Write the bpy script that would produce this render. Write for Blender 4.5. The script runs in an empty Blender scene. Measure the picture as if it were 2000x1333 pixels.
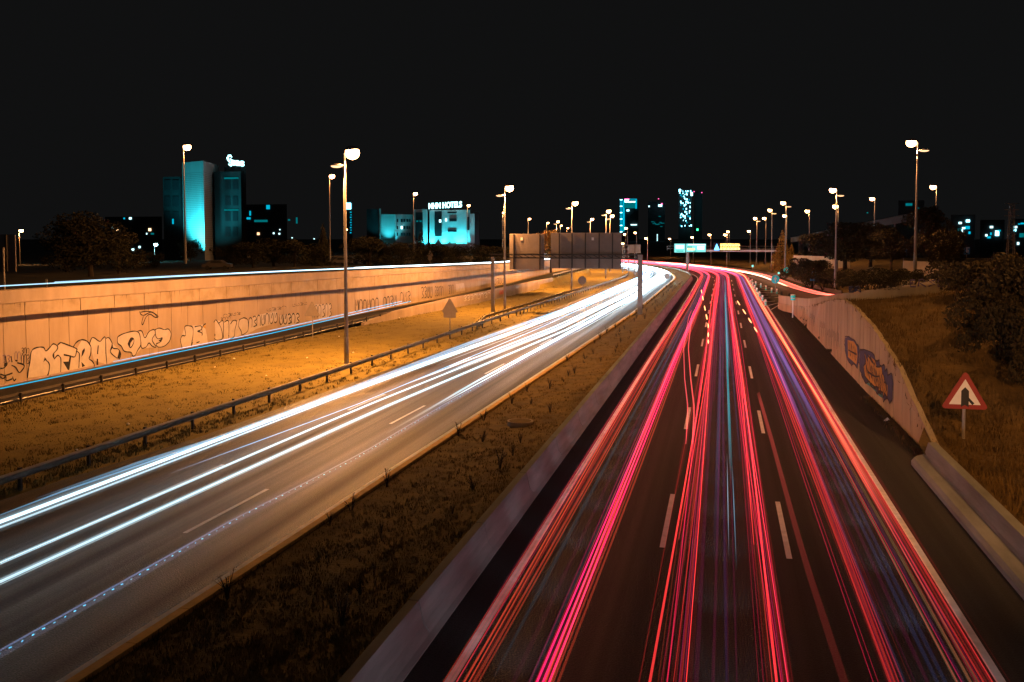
import bpy, bmesh, math, random
import numpy as np
from mathutils import Vector, Matrix
random.seed(7); rng = np.random.default_rng(7)
S = bpy.context.scene
# ------------------------------------------------------------------ camera
FPX, CH, HY, PITCH, VX = 1846., 9., 466., math.radians(3.1), 1412.
SH = FPX*math.tan(PITCH)-(666.5-HY)
YAW = math.atan((VX-1000)*math.cos(PITCH)/FPX)
cam = bpy.data.objects.new('camera', bpy.data.cameras.new('camera')); S.collection.objects.link(cam)
cam.location = (0, 0, CH); cam.rotation_euler = (math.pi/2-PITCH, 0, YAW)
cam.data.sensor_width = 36; cam.data.lens = FPX/2000*36; cam.data.shift_y = SH/2000
cam.data.clip_start = .1; cam.data.clip_end = 12000
S.camera = cam
# ------------------------------------------------------------------ night sky
w = bpy.data.worlds.new('World'); S.world = w; w.use_nodes = True
nt = w.node_tree; bg = nt.nodes['Background']
bg.inputs[0].default_value = (.95, .97, 1.0, 1); bg.inputs[1].default_value = .0054
S.view_settings.view_transform = 'Standard'; S.view_settings.look = 'None'
S.view_settings.exposure = 0; S.view_settings.gamma = 1
S.cycles.transparent_max_bounces = 96; S.cycles.max_bounces = 6
S.cycles.diffuse_bounces = 2; S.cycles.glossy_bounces = 2
S.cycles.sample_clamp_indirect = 3; S.cycles.filter_width = 1.5
S.cycles.caustics_reflective = False; S.cycles.caustics_refractive = False

# ------------------------------------------------------------------ helpers
Fv = Vector((-math.sin(YAW)*math.cos(PITCH), math.cos(YAW)*math.cos(PITCH), -math.sin(PITCH)))
Rv = Vector((math.cos(YAW), math.sin(YAW), 0)); Uv = Rv.cross(Fv)
def ray(x, y): return Fv*FPX+Rv*(x-1000)+Uv*(666.5-y+SH)
def G(x, y, z=0):                      # survey: photo point lying at height z
    d = ray(x, y); t = (z-CH)/d.z; return Vector((d.x*t, d.y*t, z))
def A(x, y, Y):                        # survey: photo point at distance Y along the road
    d = ray(x, y); t = Y/d.y; return Vector((d.x*t, Y, CH+d.z*t))
def interp(t, tab):
    return float(np.interp(t, [a for a, b in tab], [b for a, b in tab]))
BS, BR = 205., 300.
def warp(X, s):                        # road coordinates -> world (the road bends left past 205 m)
    if s <= BS: return (X, s)
    a = (s-BS)/BR; return (-BR+(BR+X)*math.cos(a), BS+(BR+X)*math.sin(a))

class MB:
    def __init__(m): m.v = []; m.f = []; m.mi = []; m.c = []
    def add(m, vs, fs, mi=0, col=None):
        o = len(m.v); m.v += [tuple(p) for p in vs]; m.f += [tuple(i+o for i in f) for f in fs]; m.mi += [mi]*len(fs)
        if col is not None: m.c += col
        return m
    def box(m, c, d, rz=0, mi=0, M=None):
        x, y, z = d[0]/2, d[1]/2, d[2]/2; cs, sn = math.cos(rz), math.sin(rz)
        vs = []
        for a in (-1, 1):
            for b in (-1, 1):
                for e in (-1, 1):
                    X, Y = a*x, b*y; vs.append((c[0]+X*cs-Y*sn, c[1]+X*sn+Y*cs, c[2]+e*z))
        return m.add(vs, [(0,1,3,2),(4,6,7,5),(0,4,5,1),(2,3,7,6),(0,2,6,4),(1,5,7,3)], mi)
    def tube(m, pts, r, n=8, mi=0, cap=True, col=None):
        pts = [Vector(p) for p in pts]; k = len(pts); rs = r if isinstance(r, (list, tuple)) else [r]*k
        vs = []; cs = []
        for i, p in enumerate(pts):
            t = (pts[min(i+1, k-1)]-pts[max(i-1, 0)]).normalized()
            u = t.cross(Vector((0, 0, 1)) if abs(t.z) < .9 else Vector((1, 0, 0))).normalized(); v = t.cross(u)
            for j in range(n):
                a = 2*math.pi*j/n; vs.append(p+u*math.cos(a)*rs[i]+v*math.sin(a)*rs[i])
                if col is not None: cs.append(col[i])
        fs = [(i*n+j, i*n+(j+1) % n, (i+1)*n+(j+1) % n, (i+1)*n+j) for i in range(k-1) for j in range(n)]
        if cap: fs += [tuple(range(n))[::-1], tuple((k-1)*n+j for j in range(n))]
        return m.add(vs, fs, mi, cs if col is not None else None)
    def prism(m, pts, z0, z1, mi=0):
        n = len(pts); z0s = z0 if isinstance(z0, list) else [z0]*n; z1s = z1 if isinstance(z1, list) else [z1]*n
        vs = [(p[0], p[1], z0s[i]) for i, p in enumerate(pts)]+[(p[0], p[1], z1s[i]) for i, p in enumerate(pts)]
        return m.add(vs, [tuple(range(n))[::-1], tuple(range(n, 2*n))]+[(i, (i+1) % n, n+(i+1) % n, n+i) for i in range(n)], mi)
    def loft(m, stations, fn, closed=False, mi=0, wp=True, cap=True):
        k = None; vs = []
        for s in stations:
            sec = fn(s); k = len(sec)
            for X, z in sec:
                x, y = warp(X, s) if wp else (X, s); vs.append((x, y, z))
        n = len(stations); fs = []
        for i in range(n-1):
            for j in range(k if closed else k-1):
                a, b = i*k+j, i*k+(j+1) % k; fs.append((a, b, b+k, a+k))
        if closed and cap: fs += [tuple(range(k))[::-1], tuple((n-1)*k+j for j in range(k))]
        return m.add(vs, fs, mi)
    def ell(m, c, r, nu=12, nv=8, mi=0, z0=-1., z1=1.):
        vs = []; 
        for i in range(nv+1):
            ph = math.asin(max(-1, min(1, z0+(z1-z0)*i/nv)))
            for j in range(nu):
                a = 2*math.pi*j/nu; vs.append((c[0]+r[0]*math.cos(ph)*math.cos(a), c[1]+r[1]*math.cos(ph)*math.sin(a), c[2]+r[2]*math.sin(ph)))
        fs = [(i*nu+j, i*nu+(j+1) % nu, (i+1)*nu+(j+1) % nu, (i+1)*nu+j) for i in range(nv) for j in range(nu)]
        fs += [tuple(range(nu))[::-1], tuple(nv*nu+j for j in range(nu))]
        return m.add(vs, fs, mi)
    def build(m, name, mats, parent=None, smooth=False, fixn=True):
        me = bpy.data.meshes.new(name); me.from_pydata(m.v, [], m.f)
        for mt in (mats if isinstance(mats, (list, tuple)) else [mats]): me.materials.append(mt)
        me.polygons.foreach_set('material_index', m.mi)
        if m.c:
            at = me.attributes.new('col', 'FLOAT_COLOR', 'POINT'); at.data.foreach_set('color', np.array(m.c, dtype=np.float32).reshape(-1))
        if fixn and len(m.f) < 60000:
            b = bmesh.new(); b.from_mesh(me); bmesh.ops.recalc_face_normals(b, faces=b.faces); b.to_mesh(me); b.free()
        if smooth: me.polygons.foreach_set('use_smooth', [True]*len(me.polygons))
        me.update()
        o = bpy.data.objects.new(name, me); S.collection.objects.link(o)
        if parent: o.parent = parent
        return o
def tag(o, label=None, cat=None, group=None, kind=None):
    if label: o['label'] = label
    if cat: o['category'] = cat
    if group: o['group'] = group
    if kind: o['kind'] = kind
    return o
def empty(name, loc=(0, 0, 0), rz=0, **k):
    o = bpy.data.objects.new(name, None); S.collection.objects.link(o); o.location = loc; o.rotation_euler = (0, 0, rz)
    o.empty_display_size = .2
    return tag(o, **k)
def dup(o, loc=None, rz=None, sc=None, parent=None, **k):
    c = o.copy(); S.collection.objects.link(c); c.parent = parent
    for ch in o.children: dup(ch, parent=c)
    if loc is not None: c.location = loc
    if rz is not None: c.rotation_euler = (0, 0, rz)
    if sc is not None: c.scale = sc if hasattr(sc, '__len__') else (sc,)*3
    return tag(c, **k)
def text_mesh(s, size, ext=.05, font_off=0.):
    cu = bpy.data.curves.new('t', 'FONT'); cu.body = s; cu.size = size; cu.extrude = ext; cu.offset = font_off
    cu.align_x = 'CENTER'; cu.align_y = 'CENTER'
    o = bpy.data.objects.new('t', cu); S.collection.objects.link(o)
    me = bpy.data.meshes.new_from_object(o.evaluated_get(bpy.context.evaluated_depsgraph_get()))
    bpy.data.objects.remove(o); return me

# ------------------------------------------------------------------ materials
def mat(name, base, rough=.7, var=.25, scale=1., bump=0., bscale=None, metal=0., col2=None, stretch=(1, 1, 1), spec=.5, detail=8, c2lo=.4, c2hi=.6):
    m = bpy.data.materials.new(name); m.use_nodes = True; N = m.node_tree; L = N.links; b = N.nodes['Principled BSDF']
    b.inputs['Roughness'].default_value = rough; b.inputs['Metallic'].default_value = metal; b.inputs['Specular IOR Level'].default_value = spec
    tc = N.nodes.new('ShaderNodeTexCoord'); mp = N.nodes.new('ShaderNodeMapping'); mp.inputs['Scale'].default_value = stretch
    L.new(tc.outputs['Object'], mp.inputs[0])
    nz = N.nodes.new('ShaderNodeTexNoise'); nz.inputs['Scale'].default_value = scale; nz.inputs['Detail'].default_value = detail; nz.inputs['Roughness'].default_value = .65
    L.new(mp.outputs[0], nz.inputs['Vector'])
    cr = N.nodes.new('ShaderNodeValToRGB'); c2 = col2 or tuple(x*(1-var*1.6) for x in base)
    cr.color_ramp.elements[0].position = c2lo-.12; cr.color_ramp.elements[1].position = c2hi+.12
    cr.color_ramp.elements[0].color = (*c2, 1); cr.color_ramp.elements[1].color = (*(tuple(x*(1+var*.5) for x in base) if not col2 else base), 1)
    L.new(nz.outputs['Fac'], cr.inputs[0]); L.new(cr.outputs[0], b.inputs['Base Color'])
    if bump:
        n2 = N.nodes.new('ShaderNodeTexNoise'); n2.inputs['Scale'].default_value = bscale or scale*8; n2.inputs['Detail'].default_value = 5
        L.new(mp.outputs[0], n2.inputs['Vector']); bp = N.nodes.new('ShaderNodeBump'); bp.inputs['Distance'].default_value = bump
        L.new(n2.outputs['Fac'], bp.inputs['Height']); L.new(bp.outputs[0], b.inputs['Normal'])
    return m
def emit(name, col, st, add=False):
    m = bpy.data.materials.new(name); m.use_nodes = True; N = m.node_tree; L = N.links
    N.nodes.remove(N.nodes['Principled BSDF']); out = N.nodes['Material Output']
    e = N.nodes.new('ShaderNodeEmission'); e.inputs[1].default_value = st
    if col == 'attr':
        at = N.nodes.new('ShaderNodeAttribute'); at.attribute_name = 'col'; L.new(at.outputs['Color'], e.inputs[0])
    else: e.inputs[0].default_value = (*col, 1)
    if add:
        t = N.nodes.new('ShaderNodeBsdfTransparent'); a = N.nodes.new('ShaderNodeAddShader')
        L.new(e.outputs[0], a.inputs[0]); L.new(t.outputs[0], a.inputs[1]); L.new(a.outputs[0], out.inputs[0])
    else: L.new(e.outputs[0], out.inputs[0])
    return m
M = {}
M['soil'] = mat('soil', (.06, .05, .035), .95, .4, .4, .04, 5)
M['asphalt_plain'] = mat('asphalt_plain', (.040, .037, .036), .56, .35, .35, .006, 55, stretch=(1, .12, 1), spec=.5)
M['asphalt_old'] = mat('old_asphalt', (.045, .040, .036), .75, .35, .5, .006, 50)
M['asphalt_slip'] = mat('slip_asphalt', (.012, .011, .011), .8, .35, .5, .006, 50, spec=.25)
M['paint'] = mat('road_paint', (.78, .82, .86), .6, .18, 2.5, .002, 60)
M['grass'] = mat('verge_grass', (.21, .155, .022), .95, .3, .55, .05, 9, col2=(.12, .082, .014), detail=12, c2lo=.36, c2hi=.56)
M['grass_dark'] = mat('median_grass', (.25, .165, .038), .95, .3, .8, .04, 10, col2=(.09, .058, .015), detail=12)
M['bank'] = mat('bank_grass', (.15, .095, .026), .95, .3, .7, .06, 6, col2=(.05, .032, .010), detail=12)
M['blade'] = mat('grass_blade', (.21, .15, .03), .9, .4, .9, col2=(.09, .07, .02))
M['blade_dark'] = mat('dry_blade', (.15, .095, .028), .9, .4, .9, col2=(.06, .04, .014))
M['concrete'] = mat('concrete', (.42, .33, .27), .85, .22, .5, .006, 14, stretch=(1, 1, .35), detail=10)
M['panel'] = mat('wall_panel', (.44, .34, .26), .85, .16, .7, .005, 12, stretch=(1, 1, .22), detail=11, col2=(.32, .235, .16), c2lo=.32, c2hi=.5)
M['fascia'] = mat('stained_concrete', (.42, .33, .25), .85, .3, .8, .006, 12, col2=(.26, .19, .11), detail=12, c2lo=.34, c2hi=.46)
M['barrier'] = mat('barrier_concrete', (.25, .28, .30), .85, .3, .9, .004, 30, stretch=(1, .25, 2.5))
M['rwall'] = mat('embankment_wall', (.42, .36, .25), .88, .25, .5, .006, 14, stretch=(1, 1, .2), detail=10)
M['steel'] = mat('galvanised_steel', (.30, .28, .27), .5, .25, 2, metal=.6)
M['rail_dark'] = mat('weathered_steel', (.12, .10, .09), .7, .25, 2)
M['pole'] = mat('painted_pole', (.30, .28, .28), .55, .15, 2, metal=.2)
M['darkmetal'] = mat('dark_metal', (.06, .055, .055), .5, .2, 2, metal=.5)
M['signback'] = mat('sign_back', (.26, .22, .21), .6, .12, 1.5, metal=.1)
M['white'] = mat('white_paint', (.78, .77, .75), .5, .06, 3)
M['red'] = mat('red_paint', (.28, .025, .02), .5, .1, 3)
M['black'] = mat('black_paint', (.015, .015, .015), .6, .1, 3)
M['blue'] = mat('blue_sign', (.02, .22, .60), .5, .08, 3)
M['cyan'] = mat('bright_blue_sign', (.02, .80, 1.), .4, .05, 3)
M['green'] = mat('green_delineator', (.03, .62, .60), .5, .1, 3)
M['bark'] = mat('bark', (.07, .05, .035), .95, .4, 3, .02)
M['blade_med'] = mat('median_blade', (.26, .17, .045), .9, .4, .9, col2=(.11, .075, .02))
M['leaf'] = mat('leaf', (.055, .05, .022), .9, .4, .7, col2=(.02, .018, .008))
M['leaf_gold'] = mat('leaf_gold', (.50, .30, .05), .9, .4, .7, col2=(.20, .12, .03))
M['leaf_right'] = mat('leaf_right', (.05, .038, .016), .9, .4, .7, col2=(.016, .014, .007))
M['facade'] = mat('facade', (.55, .56, .56), .8, .1, .3, stretch=(1, 1, .2))
M['facade_dark'] = mat('dark_facade', (.035, .04, .045), .7, .15, .3)
M['facade_night'] = mat('unlit_facade', (.018, .022, .024), .6, .2, .4)  # night darkness put into the near-black colour of office wings and overpass
M['glass_dark'] = mat('dark_glass', (.02, .022, .025), .3, .1, 1)
M['gr_black'] = mat('spray_black', (.015, .012, .014), .8, .3, 4)
M['gr_pink'] = mat('spray_silver', (.58, .50, .46), .8, .12, 2)
M['gr_white'] = mat('spray_white', (.72, .68, .66), .8, .15, 2)
M['gr_orange'] = mat('spray_orange', (.50, .28, .05), .8, .15, 2)
M['gr_blue'] = mat('spray_blue', (.04, .06, .16), .8, .4, 3)
M['gr_teal'] = mat('spray_teal', (.03, .30, .36), .8, .3, 3)
M['gr_violet'] = mat('spray_violet', (.14, .10, .24), .8, .3, 3)
M['bowl'] = emit('sodium_bowl', (1., .50, .20), 26)
M['bowl_dim'] = emit('sodium_bowl_dim', (1., .55, .28), 2.2)
M['bowl_cyan'] = emit('cool_bowl', (.35, .95, 1.), 30)
M['trail'] = emit('trail_light', 'attr', 1., add=True)
M['neon'] = emit('neon_sign', (.42, .95, 1.), 4)
M['win_cyan'] = emit('lit_window_cyan', (.0, .42, .62), 1.1)
M['win_teal'] = emit('lit_window_teal', (.0, .30, .34), .5)
M['win_white'] = emit('lit_window', (.55, .95, 1.), 2.5)
M['win_hot'] = emit('lit_window_hot', (.3, .85, 1.), 6)
M['win_warm'] = emit('lit_window_warm', (1., .6, .3), 4)
M['beacon'] = emit('beacon', (1., .1, .35), 4)
M['greenlight'] = emit('green_light', (.05, 1., .35), 4)
M['amber'] = emit('amber_led', (1., .62, .16), 5)
M['signglow'] = emit('lit_sign_face', (.28, .98, .92), 1.05)
M['signglow_w'] = emit('lit_sign_white', (.85, 1., 1.), 1.6)
M['signgreen'] = emit('lit_sign_green', (.0, .55, .42), .9)
M['blueled'] = emit('blue_led', (.10, .45, 1.), 5)
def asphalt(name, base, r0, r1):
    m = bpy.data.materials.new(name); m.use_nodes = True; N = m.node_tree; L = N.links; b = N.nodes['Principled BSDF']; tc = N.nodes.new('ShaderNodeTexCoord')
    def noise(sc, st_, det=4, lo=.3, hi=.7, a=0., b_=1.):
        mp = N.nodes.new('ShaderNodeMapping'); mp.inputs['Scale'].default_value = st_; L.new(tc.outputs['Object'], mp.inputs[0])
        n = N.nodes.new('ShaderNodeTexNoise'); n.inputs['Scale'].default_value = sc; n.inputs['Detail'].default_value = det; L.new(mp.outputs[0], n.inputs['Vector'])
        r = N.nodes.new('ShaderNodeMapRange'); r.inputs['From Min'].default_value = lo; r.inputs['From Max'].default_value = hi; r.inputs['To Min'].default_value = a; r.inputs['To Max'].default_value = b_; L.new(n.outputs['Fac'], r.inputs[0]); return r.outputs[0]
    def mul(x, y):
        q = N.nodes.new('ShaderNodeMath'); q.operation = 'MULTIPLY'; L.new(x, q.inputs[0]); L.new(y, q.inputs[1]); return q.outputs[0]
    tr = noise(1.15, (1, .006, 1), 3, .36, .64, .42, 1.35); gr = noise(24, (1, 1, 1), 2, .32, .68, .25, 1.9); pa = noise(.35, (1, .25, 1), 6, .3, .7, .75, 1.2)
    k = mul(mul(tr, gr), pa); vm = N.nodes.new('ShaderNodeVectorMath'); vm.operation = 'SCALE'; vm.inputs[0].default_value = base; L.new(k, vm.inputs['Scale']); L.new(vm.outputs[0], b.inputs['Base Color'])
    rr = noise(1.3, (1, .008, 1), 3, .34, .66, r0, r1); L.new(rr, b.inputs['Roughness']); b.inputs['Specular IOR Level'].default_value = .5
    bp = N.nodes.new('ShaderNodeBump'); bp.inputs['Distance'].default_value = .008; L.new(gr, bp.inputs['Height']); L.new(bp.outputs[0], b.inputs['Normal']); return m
M['asphalt'] = asphalt('asphalt', (.046, .042, .040), .30, .62)
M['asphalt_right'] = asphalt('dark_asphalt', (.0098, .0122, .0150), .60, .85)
SOD = (1., .41, .11)

# ------------------------------------------------------------------ ground and roads
st = lambda a, b, d: [a+(b-a)*i/max(1, int(round((b-a)/d))) for i in range(int(round((b-a)/d))+1)]
END = BS+330
LE = lambda s: interp(s, [(0, -25.), (28, -24.2), (38, -23.1), (93, -21.3), (211, -19.8), (600, -19.8)])   # left asphalt edge
LR = lambda s: interp(s, [(0, -13.1), (16, -12.8), (25, -12.5), (50, -11.9), (116, -10.4), (600, -10.3)])  # right asphalt edge of the left road
BX = -6.72
SLZ = lambda s: interp(s, [(0, 0), (75, 0), (105, .45), (150, 1.1), (200, 1.7), (600, 2.)])
WX = lambda s: interp(s, [(0, -42.6), (60, -42.6), (73, -42.8), (95, -41), (125, -37.8), (160, -36.2), (215, -35.3), (600, -34.5)])
SLE = lambda s: interp(s, [(0, -37.9), (50, -37.9), (75, -37.4), (95, -36.4), (125, -33.8), (160, -32.3), (215, -31.3), (600, -30.6)])
WT = lambda s: interp(s, [(0, 6.1), (49, 5.88), (72, 5.67), (90, 5.5), (114, 5.24), (156, 4.7), (215, 4.2), (400, 3.4), (600, 3)])
m = MB(); m.add([(-6000, -200, -.35), (6000, -200, -.35), (6000, 9000, -.35), (-6000, 9000, -.35)], [(0, 1, 2, 3)])
tag(m.build('ground', M['soil']), kind='structure')
L4 = st(-10, END, 4)
def road(name, fa, fb, zf, mt, sts=L4, nseg=1):
    m = MB(); m.loft(sts, lambda s: [(fa(s)+(fb(s)-fa(s))*i/nseg, zf(s)) for i in range(nseg+1)])
    return tag(m.build(name, mt), kind='structure')
road('road_left', LE, LR, lambda s: 0., M['asphalt'])
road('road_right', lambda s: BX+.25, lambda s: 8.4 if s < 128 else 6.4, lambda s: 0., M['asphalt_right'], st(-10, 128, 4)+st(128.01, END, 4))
road('slip_road', lambda s: WX(s)+.30, SLE, SLZ, M['asphalt_slip'])
road('footing_strip', lambda s: WX(s)-.3, lambda s: WX(s)+.30, lambda s: SLZ(s)+.05, M['grass'])
def bumpy(name, fa, fb, zf, mt, sts, nx, amp=.08, wp=True):
    m = MB()
    def sec(s):
        out = []
        for i in range(nx+1):
            t = i/nx; X = fa(s)+(fb(s)-fa(s))*t; k = 0 if i in (0, nx) else 1
            out.append((X, zf(X, s, t)+k*amp*(math.sin(X*1.7+s*.61)*math.sin(s*.9-X*.8)+.6*math.sin(X*3.1-s*2.3))*.6))
        return out
    m.loft(sts, sec, wp=wp); return tag(m.build(name, mt, smooth=True), kind='structure')
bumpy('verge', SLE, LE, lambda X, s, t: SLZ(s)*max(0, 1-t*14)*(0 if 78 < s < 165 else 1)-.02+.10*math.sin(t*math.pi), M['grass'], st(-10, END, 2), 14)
MZ = lambda t: .02+.50*t**1.5
bumpy('median', LR, lambda s: BX-.12, lambda X, s, t: MZ(t), M['grass_dark'], st(-10, END, 2), 8, .05)
UZ = lambda s: WT(s)-.75
road('upper_road', lambda s: WX(s)-9.5, lambda s: WX(s)-.25, UZ, M['asphalt_old'])
m = MB(); m.loft(L4, lambda s: [(WX(s)-230, UZ(s)-1.5), (WX(s)-120, UZ(s)-.8), (WX(s)-40, UZ(s)-.1), (WX(s)-9.5, UZ(s)+.0)])
tag(m.build('upper_ground', M['soil']), kind='structure')
# markings
def stripe(m, Xf, a, b, wd, z=.006, d=4):
    m.loft(st(a, b, min(d, b-a)), lambda s: [(Xf(s)-wd/2, z), (Xf(s)+wd/2, z)])
m = MB(); stripe(m, lambda s: LR(s)-.17, -10, END, .34)
tag(m.build('edge_line', M['paint']), kind='structure')
m = MB()
stripe(m, lambda s: interp(s, [(0, -5.35), (30, -5.3), (80, -5.2), (140, -5.1), (200, -5.2), (600, -5.2)]), -10, END, .2)
stripe(m, lambda s: interp(s, [(0, 5.6), (50, 5.65), (80, 5.85), (128, 5.85), (190, 5.5), (600, 5.4)]), -10, 205, .2)
tag(m.build('edge_line', M['paint']), kind='structure')
m = MB()
for k in range(-1, 24):
    s = 27.4+17.55*k
    stripe(m, lambda s_: -1.62, s, s+5.9, .16); stripe(m, lambda s_: 1.93, s-.2, s+5.7, .16)
tag(m.build('lane_line', M['paint']), kind='structure')
m = MB()
for k in range(-1, 22):
    s = 25.6+17.5*k
    stripe(m, lambda s_: -16.05+interp(s_, [(20, 0), (50, .5), (120, 1.9), (600, 2.0)]), s, s+5.2, .15)
    stripe(m, lambda s_: -19.6+interp(s_, [(20, 0), (50, .6), (120, 2.3), (600, 2.6)]), s+3, s+8.2, .15)
tag(m.build('lane_line', M['paint']), kind='structure')
# ramp on the right
RL = [(5.7, 235), (6.3, 200), (6.9, 165), (7.0, 140), (7.2, 124), (8.5, 108), (8.9, 98), (9.6, 91), (11.2, 85), (14.0, 80.5), (18.9, 76), (30, 71), (48, 66)]
RR = [(11.6, 250), (13.4, 215), (15.6, 180), (16.9, 158), (18.2, 140), (19.8, 124), (21.5, 112), (23.5, 104), (26, 98), (29.5, 93), (34, 89), (42, 84), (58, 78)]
RZ = [-.002+.01, .0+.01, .02, .25, .75, 1.45, 2.1, 2.8, 3.5, 4.15, 4.85, 5.3, 5.7]
m = MB(); vs = []; fs = []
for i, (a, b) in enumerate(zip(RL, RR)): vs += [(a[0], a[1], RZ[i]+.002), (b[0], b[1], RZ[i]+.002)]
fs = [(2*i, 2*i+1, 2*i+3, 2*i+2) for i in range(len(RL)-1)]
m.add(vs, fs); tag(m.build('ramp', M['asphalt_old']), kind='structure')
# chevrons and edge strokes in the gore
m = MB()
def gstroke(m, p0, p1, wd, z=.03):
    a = Vector((*p0, z)); b = Vector((*p1, z)); n = (b-a).cross(Vector((0, 0, 1))).normalized()*wd/2
    m.add([a-n, a+n, b+n, b-n], [(0, 1, 2, 3)])
GZ = lambda s: interp(s, [(124, .77), (140, .27), (165, .04), (200, .03)])
def gst(p, q, wd=.55):
    a = Vector((p[0], p[1], GZ(p[1])*max(0, min(1, (p[0]-6.4)/.6))+.03)); b = Vector((q[0], q[1], GZ(q[1])*max(0, min(1, (q[0]-6.4)/.6))+.03))
    n = Vector((0, wd/2, 0)); m.add([a-n, a+n, b+n, b-n], [(0, 3, 2, 1)])
for k in range(11):
    Y = 122+7.5*k
    xr = interp(Y, [(122, 6.9), (140, 9.0), (155, 9.4), (200, 7.0)])
    xm = (6.1+xr)/2+.3
    if Y < 142: gst((6.05, Y+1.2), (min(xr, 6.9) if Y < 126 else xr, Y))
    else: gst((6.05, Y+2.2), (xm, Y)); gst((xm, Y), (xr, Y+2.8))
tag(m.build('chevron_marking', M['paint']), kind='structure')

# right-hand bank
RWT = lambda Y: interp(Y, [(0, .18), (38.5, .18), (40.2, .35), (42.5, .95), (45.6, 1.75), (48.4, 2.6), (53, 3.35), (57, 3.95), (64, 4.5), (69.6, 4.6), (77, 4.1), (84, 3.45), (90, 2.8), (97, 2.2), (105, 1.55), (119, .95), (128, .7)])
def bankz(X, Y):
    base = RWT(Y-min(4.5, max(0, X-8.6)*2.6)*min(1, max(0, (62-Y)/10))); dx = max(0, X-8.6)
    near = min(1, max(0, (Y-38)/14))
    z = base+dx*(.02+.12*near)+max(0, X-12.5)*.16*(1-near*.5)+max(0, X-19)*.1
    if Y > 66:                         # keep below the ramp parapet
        k = min(1, (Y-66)/8); lim = interp(X, [(8.6, base), (11.2, 3.75), (14, 4.4), (19, 5.0), (30, 5.3), (60, 6)])
        z = z*(1-k)+min(z, lim)*k
    return z
BY2 = lambda X: interp(X, [(8.5, 104), (8.9, 97), (9.6, 90), (11.2, 84), (14, 79.6), (19, 75), (30, 70), (48, 65), (90, 60)])
m = MB(); xs = list(np.concatenate([np.linspace(8.56, 20, 18), np.linspace(21.5, 70, 16)])); ny = 60; vs = []
for X in xs:
    for j in range(ny+1):
        Y = -6+(BY2(X)+6)*j/ny
        vs.append((X if Y > 42 or X > 8.7 else 7.95, Y, bankz(X, Y)+(.07*math.sin(X*2.1+Y)*math.sin(Y*1.3-X) if X > 9 else 0)))
fs = [(i*(ny+1)+j, (i+1)*(ny+1)+j, (i+1)*(ny+1)+j+1, i*(ny+1)+j+1) for i in range(len(xs)-1) for j in range(ny)]
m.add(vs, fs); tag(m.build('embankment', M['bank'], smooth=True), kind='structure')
# hill beyond the ramp
HX = [(r[0], r[1]) for r in RR][::-1]
hx = lambda Y: interp(Y, sorted([(b, a) for a, b in RR]))
hz0 = lambda Y: interp(Y, sorted([(RR[i][1], RZ[i]) for i in range(len(RR))]))
m = MB(); vs = []; xo = [0, 1.2, 3, 5, 8, 12, 18, 26, 40, 70, 130, 260]; ys = list(np.linspace(84, 250, 44))+list(np.linspace(258, 640, 30))
for Y in ys:
    for o_ in xo:
        X = hx(min(Y, 250))+o_-(0 if Y < 250 else (Y-250)**2/620.)
        vs.append((X+.0, Y, hz0(min(250, Y))-.03+min(4.2, .42*o_)*(1 if Y < 250 else max(.15, 1-(Y-250)/90.))+(.12*math.sin(X+Y*.7) if o_ else 0)))
k = len(xo); fs = [(i*k+j, i*k+j+1, (i+1)*k+j+1, (i+1)*k+j) for i in range(len(ys)-1) for j in range(k-1)]
m.add(vs, fs); tag(m.build('hillside', M['bank'], smooth=True), kind='structure')

# ------------------------------------------------------------------ left retaining wall
rw = empty('retaining_wall', (0, 0, 0), label='long pale concrete retaining wall covered in graffiti beside the slip road', cat='retaining wall')
B1 = lambda s: interp(s, [(0, 5.2), (49, 5.11), (72, 4.84), (114, 4.6), (156, 4.1), (215, 3.6), (400, 2.9), (600, 2.6)])
B2 = lambda s: interp(s, [(0, 4.5), (49, 4.30), (56, 4.17), (72, 3.80), (100, 3.45), (147, 3.45), (215, 3.2), (400, 2.7), (600, 2.5)])
m = MB(); m.loft(L4, lambda s: [(WX(s)-.2, B1(s)), (WX(s)+.70, B1(s)), (WX(s)+.68, WT(s)), (WX(s)-.2, WT(s))], closed=True)
par = m.build('parapet', M['concrete'], rw)
m = MB(); s = 4.
while s < 420:                        # fascia cast in lengths, thin gaps between
    e = s+random.choice([3.6, 4.2, 5.2]); m.loft([s+.03, e-.03], lambda q: [(WX(q)-.15, B2(q)), (WX(q)+.62, B2(q)), (WX(q)+.64, B1(q)-.01), (WX(q)-.15, B1(q)-.01)], closed=True); s = e
m.build('fascia', M['fascia'], rw)
m = MB(); s = 4.
while s < 400:
    e = s+random.choice([1.2, 1.9, 2.1, 2.4]); m.loft([s+.02, e-.02], lambda q: [(WX(q)-.6, SLZ(q)-.4), (WX(q), SLZ(q)-.4), (WX(q), B2(q)+.05), (WX(q)-.6, B2(q)+.05)], closed=True); s = e
m.build('panel_face', M['panel'], rw)
m = MB(); m.loft(L4, lambda s: [(WX(s)-.9, -.4), (WX(s)-.07, -.4), (WX(s)-.07, B2(s)+.02), (WX(s)-.9, B2(s)+.02)], closed=True)
m.build('wall_core', mat('joint_dark', (.12, .09, .07), .9, .3, 1), rw)

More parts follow.
